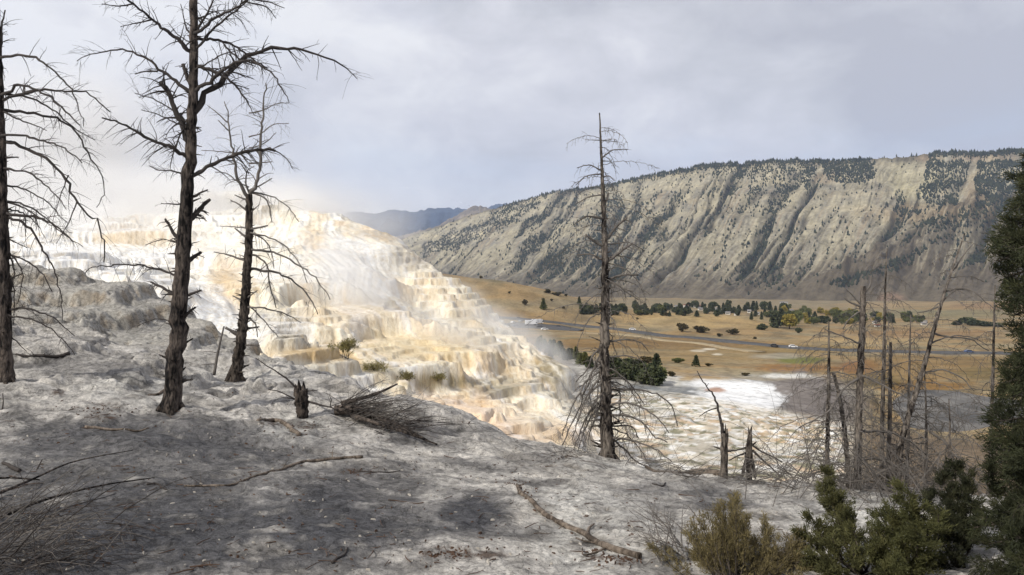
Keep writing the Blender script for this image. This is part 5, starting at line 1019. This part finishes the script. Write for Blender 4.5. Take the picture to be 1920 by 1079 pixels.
def car(u, v, rot, paint_, label, rv=False, on=None):
    p = val_pt(u, v, 250, 900); p[2] += .62 if on is None else 0
    r = empty('motorhome' if rv else 'parked_car', p); r.rotation_euler = (0, 0, rot); tag(r, label, 'motorhome' if rv else 'car', None)
    if rv:
        L, hw = 4.2, 1.25; body = [(-L, .5), (L - .3, .5), (L, 1.0), (L - .3, 1.6), (L - 1.2, 1.8), (L - .6, 2.3), (L - .9, 3.2), (-L, 3.3)]; glass = [(L - 1.15, 1.75), (L - .32, 1.62), (L - .1, 1.15), (L - 1.1, 1.15)]
    else:
        L, hw = 2.25, .9; body = [(-L, .35), (L, .35), (L, .75), (L - .9, .95), (L - 1.5, 1.45), (-L + 1.2, 1.48), (-L + .2, 1.05), (-L, .9)]; glass = [(L - 1.0, .98), (L - 1.52, 1.40), (-L + 1.25, 1.42), (-L + .45, 1.02)]
    mb = MB(); prism(mb, body, hw); mb.build('body', M[paint_], r, False)
    mb = MB(); prism(mb, glass, hw + .02); mb.build('window', M['glass'], r, False)
    for sx in (-L * .62, L * .62):
        for sy in (-hw, hw):
            mb = MB(); th = np.linspace(0, 2 * math.pi, 10)[:-1]; mb.tube(np.array([[sx, sy - .12, .35], [sx, sy + .12, .35]]), [.36, .36], 10, cap=True); mb.build('wheel', M['tyre'], r)
car(1008, 609, .5, 'car_white', 'larger white motorhome in the far car park', True); car(996, 611, .2, 'car_white', 'smaller white motorhome parked behind the larger one', True)
car(1021, 621, .2, 'car_white', 'white car on the near side of the car park'); car(1048, 616, -.1, 'car_dark', 'dark car alone right of the motorhomes'); car(1186, 621, -.2, 'car_white', 'white car on the road behind the grey pine'); car(976, 606, 1.2, 'car_grey', 'grey car parked left of the motorhomes'); car(972, 600, .3, 'car_dark', 'dark car on the far side of the car park'); car(962, 608, 1., 'car_white', 'white car nearest the steam in the car park'); car(1012, 616, .3, 'car_dark', 'dark car in front of the larger motorhome'); car(968, 614, .2, 'car_blue', 'blue car low in the steam-veiled car park')
car(1452, 652, -.25, 'car_dark', 'dark car driving along the valley road'); car(1487, 654, -.2, 'car_white', 'white car following the dark car along the road'); car(1817, 664, 0, 'car_blue', 'blue car on the road seen through the right cluster')
# ================================================================== steam, haze, sky, light, camera
def volume(name, label, dens, color, noise_sc, stretch, thr, seed_off, aniso=0., fall=1.0):
    m = bpy.data.materials.new(name); m.use_nodes = True; t = m.node_tree; t.nodes.clear(); n = t.nodes.new; l = t.links.new
    out = n('ShaderNodeOutputMaterial'); pv = n('ShaderNodeVolumePrincipled'); pv.inputs['Color'].default_value = (*color, 1); pv.inputs['Anisotropy'].default_value = aniso
    tc = n('ShaderNodeTexCoord'); ln = n('ShaderNodeVectorMath'); ln.operation = 'LENGTH'; l(tc.outputs['Object'], ln.inputs[0])
    mr = n('ShaderNodeMapRange'); mr.interpolation_type = 'SMOOTHSTEP'; mr.inputs['From Min'].default_value = 1.0; mr.inputs['From Max'].default_value = .15; l(ln.outputs['Value'], mr.inputs['Value'])
    g = n('ShaderNodeNewGeometry'); mp = n('ShaderNodeMapping'); mp.inputs['Scale'].default_value = stretch; mp.inputs['Location'].default_value = (seed_off, seed_off * .7, 0); l(g.outputs['Position'], mp.inputs['Vector'])
    nz = n('ShaderNodeTexNoise'); nz.inputs['Scale'].default_value = noise_sc; nz.inputs['Detail'].default_value = 4; nz.inputs['Distortion'].default_value = .6; l(mp.outputs[0], nz.inputs['Vector'])
    m2 = n('ShaderNodeMapRange'); m2.inputs['From Min'].default_value = thr; m2.inputs['From Max'].default_value = thr + .3; l(nz.outputs['Fac'], m2.inputs['Value'])
    mu = n('ShaderNodeMath'); mu.operation = 'MULTIPLY'; l(mr.outputs[0], mu.inputs[0]); l(m2.outputs[0], mu.inputs[1])
    m3 = n('ShaderNodeMath'); m3.operation = 'MULTIPLY'; l(mu.outputs[0], m3.inputs[0]); m3.inputs[1].default_value = dens; l(m3.outputs[0], pv.inputs['Density'])
    l(pv.outputs[0], out.inputs['Volume']); return m
def steam(label, c, rad, dens, rot=(0, 0, 0), sc=.12, stretch=(1, 1, 1), thr=.35, off=0.):
    me = bpy.data.meshes.new('steam'); import bmesh; bm = bmesh.new(); bmesh.ops.create_icosphere(bm, subdivisions=3, radius=1.0); bm.to_mesh(me); bm.free()
    o = bpy.data.objects.new('steam', me); COL.objects.link(o); o.location = c; o.scale = rad; o.rotation_euler = rot
    me.materials.append(volume('steam_vapour', label, dens, (.97, .97, .97), sc, stretch, thr, off)); tag(o, label, 'steam', None, 'stuff'); return o
steam('broad bank of white steam drifting off the top of the terrace', at(210, 390, 78), (36, 12, 5.2), .75, (0, .06, 0), .10, (1, 1, 1.3), .36, 3)
steam('thin steam veil hanging low over the upper left sky', at(120, 300, 95), (36, 16, 13), .20, (0, .12, 0), .04, (1, 1, 1), .34, 9)
steam('steam curling over the right shoulder of the terrace', at(590, 410, 67), (4.5, 4, 2.4), .9, (0, .5, 0), .25, (1, 1, 1), .36, 5)
steam('steam rising along the bright cascade in the middle', at(680, 545, 47), (6.5, 3.0, 2.6), .45, (0, .55, 0), .25, (1, 1, 1), .36, 12)
steam('steam spilling over the lower right edge of the terrace', at(965, 628, 52), (5.0, 3.5, 1.6), .4, (0, .5, 0), .28, (1, 1, 1), .34, 20)
steam('wisp of steam above the pale pools at the cascade foot', at(850, 630, 44), (4.2, 2.5, 1.2), .5, (0, .3, 0), .3, (1, 1, 1), .38, 27)

steam('wide thin steam veil across the whole face of the terrace', at(620, 520, 50), (13, 4, 5.2), .07, (0, .45, 0), .14, (1, 1, 1), .32, 71)
steam('bright steam bank hiding the crest of the terrace at the left', at(130, 425, 64), (17, 3.5, 3.0), .30, (0, .03, 0), .16, (1, 1, 1), .34, 83)
for (u, v, d, rx, rz, dn, lab, of) in [(420, 470, 60, 3.0, 2.2, .8, 'torn steam wisp rising behind the forked tree', 33), (560, 560, 46, 2.6, 2.2, .6, 'steam wisp hugging the white face right of the forked tree', 41), (760, 600, 50, 4.0, 1.4, .7, 'steam blowing along the ledges in the middle of the slope', 47), (1010, 660, 50, 3.0, 1.2, .8, 'steam streaming off the lower right pool rim', 53), (860, 545, 58, 2.6, 1.2, .6, 'steam trailing off the right edge of the slope', 59), (110, 480, 55, 5.0, 1.2, .5, 'low steam over the white ledges behind the left trunk', 63)]:
    steam(lab, at(u, v, d), (rx, 2.2, rz), dn, (0, .35, 0), .42, (1, 1, .8), .44, of)

def box(name, lo, hi, mat):
    V, Q = boxq(lo[0], hi[0], lo[1], hi[1], lo[2], hi[2]); return mesh_np(name, V, Q, mat, smooth=False)
mh = bpy.data.materials.new('haze_air'); mh.use_nodes = True; t = mh.node_tree; t.nodes.clear(); out = t.nodes.new('ShaderNodeOutputMaterial'); pv = t.nodes.new('ShaderNodeVolumePrincipled')
pv.inputs['Color'].default_value = (.58, .72, 1.0, 1); pv.inputs['Density'].default_value = 4.5e-5; pv.inputs['Anisotropy'].default_value = 0.0; t.links.new(pv.outputs[0], out.inputs['Volume'])
tag(box('haze', (-14000, -60, -520), (14000, 15500, 1500), mh), None, None, kind='stuff')

SUN_AZ, SUN_EL = math.radians(-134), math.radians(39)      # bearing from +Y, clockwise; behind the camera to the left
sd = np.array([math.sin(SUN_AZ) * math.cos(SUN_EL), math.cos(SUN_AZ) * math.cos(SUN_EL), math.sin(SUN_EL)])
L_ = bpy.data.lights.new('sun', 'SUN'); L_.energy = 3.65; L_.angle = math.radians(.9); L_.color = (1, .95, .87)
so = bpy.data.objects.new('sun', L_); COL.objects.link(so); so.rotation_euler = Vector(sd).to_track_quat('Z', 'Y').to_euler()

W = bpy.data.worlds.new('World'); SC.world = W; W.use_nodes = True; t = W.node_tree; t.nodes.clear(); n = t.nodes.new; l = t.links.new
out = n('ShaderNodeOutputWorld'); sky = n('ShaderNodeTexSky'); sky.sky_type = 'NISHITA'; sky.sun_disc = False; sky.sun_elevation = SUN_EL; sky.sun_rotation = SUN_AZ; sky.altitude = 2000; sky.dust_density = 2
b1 = n('ShaderNodeBackground'); b1.inputs['Strength'].default_value = .15; l(sky.outputs[0], b1.inputs['Color'])
tc = n('ShaderNodeTexCoord'); sx = n('ShaderNodeSeparateXYZ'); l(tc.outputs['Generated'], sx.inputs[0])
def mth(op, a, b=None):
    x = n('ShaderNodeMath'); x.operation = op
    for s, v in zip(x.inputs, (a, b)):
        if v is None: continue
        if hasattr(v, 'links'): l(v, s)
        else: s.default_value = v
    return x.outputs[0]
def wn(sc, det, rough, dist, loc, scl=(1, 1, 2.4)):
    mp = n('ShaderNodeMapping'); mp.inputs['Location'].default_value = loc; mp.inputs['Scale'].default_value = scl; l(tc.outputs['Generated'], mp.inputs['Vector'])
    x = n('ShaderNodeTexNoise'); x.inputs['Scale'].default_value = sc; x.inputs['Detail'].default_value = det; x.inputs['Roughness'].default_value = rough; x.inputs['Distortion'].default_value = dist; l(mp.outputs[0], x.inputs['Vector']); return x.outputs['Fac']
def wr(fac, stops):
    x = n('ShaderNodeValToRGB'); e = x.color_ramp.elements
    for i, (p, c_) in enumerate(stops):
        el = e[i] if i < 2 else e.new(p); el.position = p; el.color = (*c_, 1)
    l(fac, x.inputs[0]); return x.outputs[0]
# thicker, greyer cloud ahead; thinner, brighter cloud towards the sun side and low on the left
dirn = n('ShaderNodeVectorMath'); dirn.operation = 'DOT_PRODUCT'; l(tc.outputs['Generated'], dirn.inputs[0]); dirn.inputs[1].default_value = (-.80, .55, -.25)
big = mth('MULTIPLY', mth('SUBTRACT', dirn.outputs['Value'], .45), .42)
base = mth('ADD', mth('ADD', mth('MULTIPLY', wn(2.4, 4, .5, .25, (3.1, 1.7, .4)), .55), mth('MULTIPLY', wn(8, 7, .6, .3, (8.2, 4.4, 0), (1, 1, 1.7)), .45)), big)
cloud = wr(base, [(.34, tuple(lin(186, 187, 195))), (.44, tuple(lin(202, 203, 209))), (.53, tuple(lin(217, 217, 223))), (.65, tuple(lin(238, 238, 240)))])
b2 = n('ShaderNodeBackground'); b2.inputs['Strength'].default_value = 1.09; l(cloud, b2.inputs['Color'])
gap = wn(3.2, 6, .55, .5, (1.3, 9.4, 2.), (1, 1, 2.6)); gm = n('ShaderNodeMapRange'); gm.inputs['From Min'].default_value = .56; gm.inputs['From Max'].default_value = .74; gm.inputs['To Min'].default_value = 1.0; gm.inputs['To Max'].default_value = .86; l(gap, gm.inputs['Value'])
ms = n('ShaderNodeMixShader'); l(gm.outputs[0], ms.inputs[0]); l(b1.outputs[0], ms.inputs[1]); l(b2.outputs[0], ms.inputs[2]); l(ms.outputs[0], out.inputs['Surface'])

cam = bpy.data.cameras.new('camera'); co = bpy.data.objects.new('camera', cam); COL.objects.link(co); SC.camera = co
co.location = (0, 0, 0); co.rotation_euler = (math.pi / 2, 0, 0); cam.sensor_width = 36; cam.lens = 36 * F / 1920; cam.shift_y = -(539.5 - HV) / 1920; cam.clip_start = .1; cam.clip_end = 60000
SC.view_settings.view_transform = 'Standard'; SC.view_settings.look = 'None'; SC.view_settings.exposure = 0; SC.view_settings.gamma = 1
SC.cycles.volume_step_rate = 2.0; SC.cycles.volume_max_steps = 96; SC.cycles.max_bounces = 6; SC.cycles.volume_bounces = 3; SC.cycles.transparent_max_bounces = 12
SC.cycles.use_denoising = True
SC.cycles.use_adaptive_sampling = True; SC.cycles.adaptive_threshold = .02
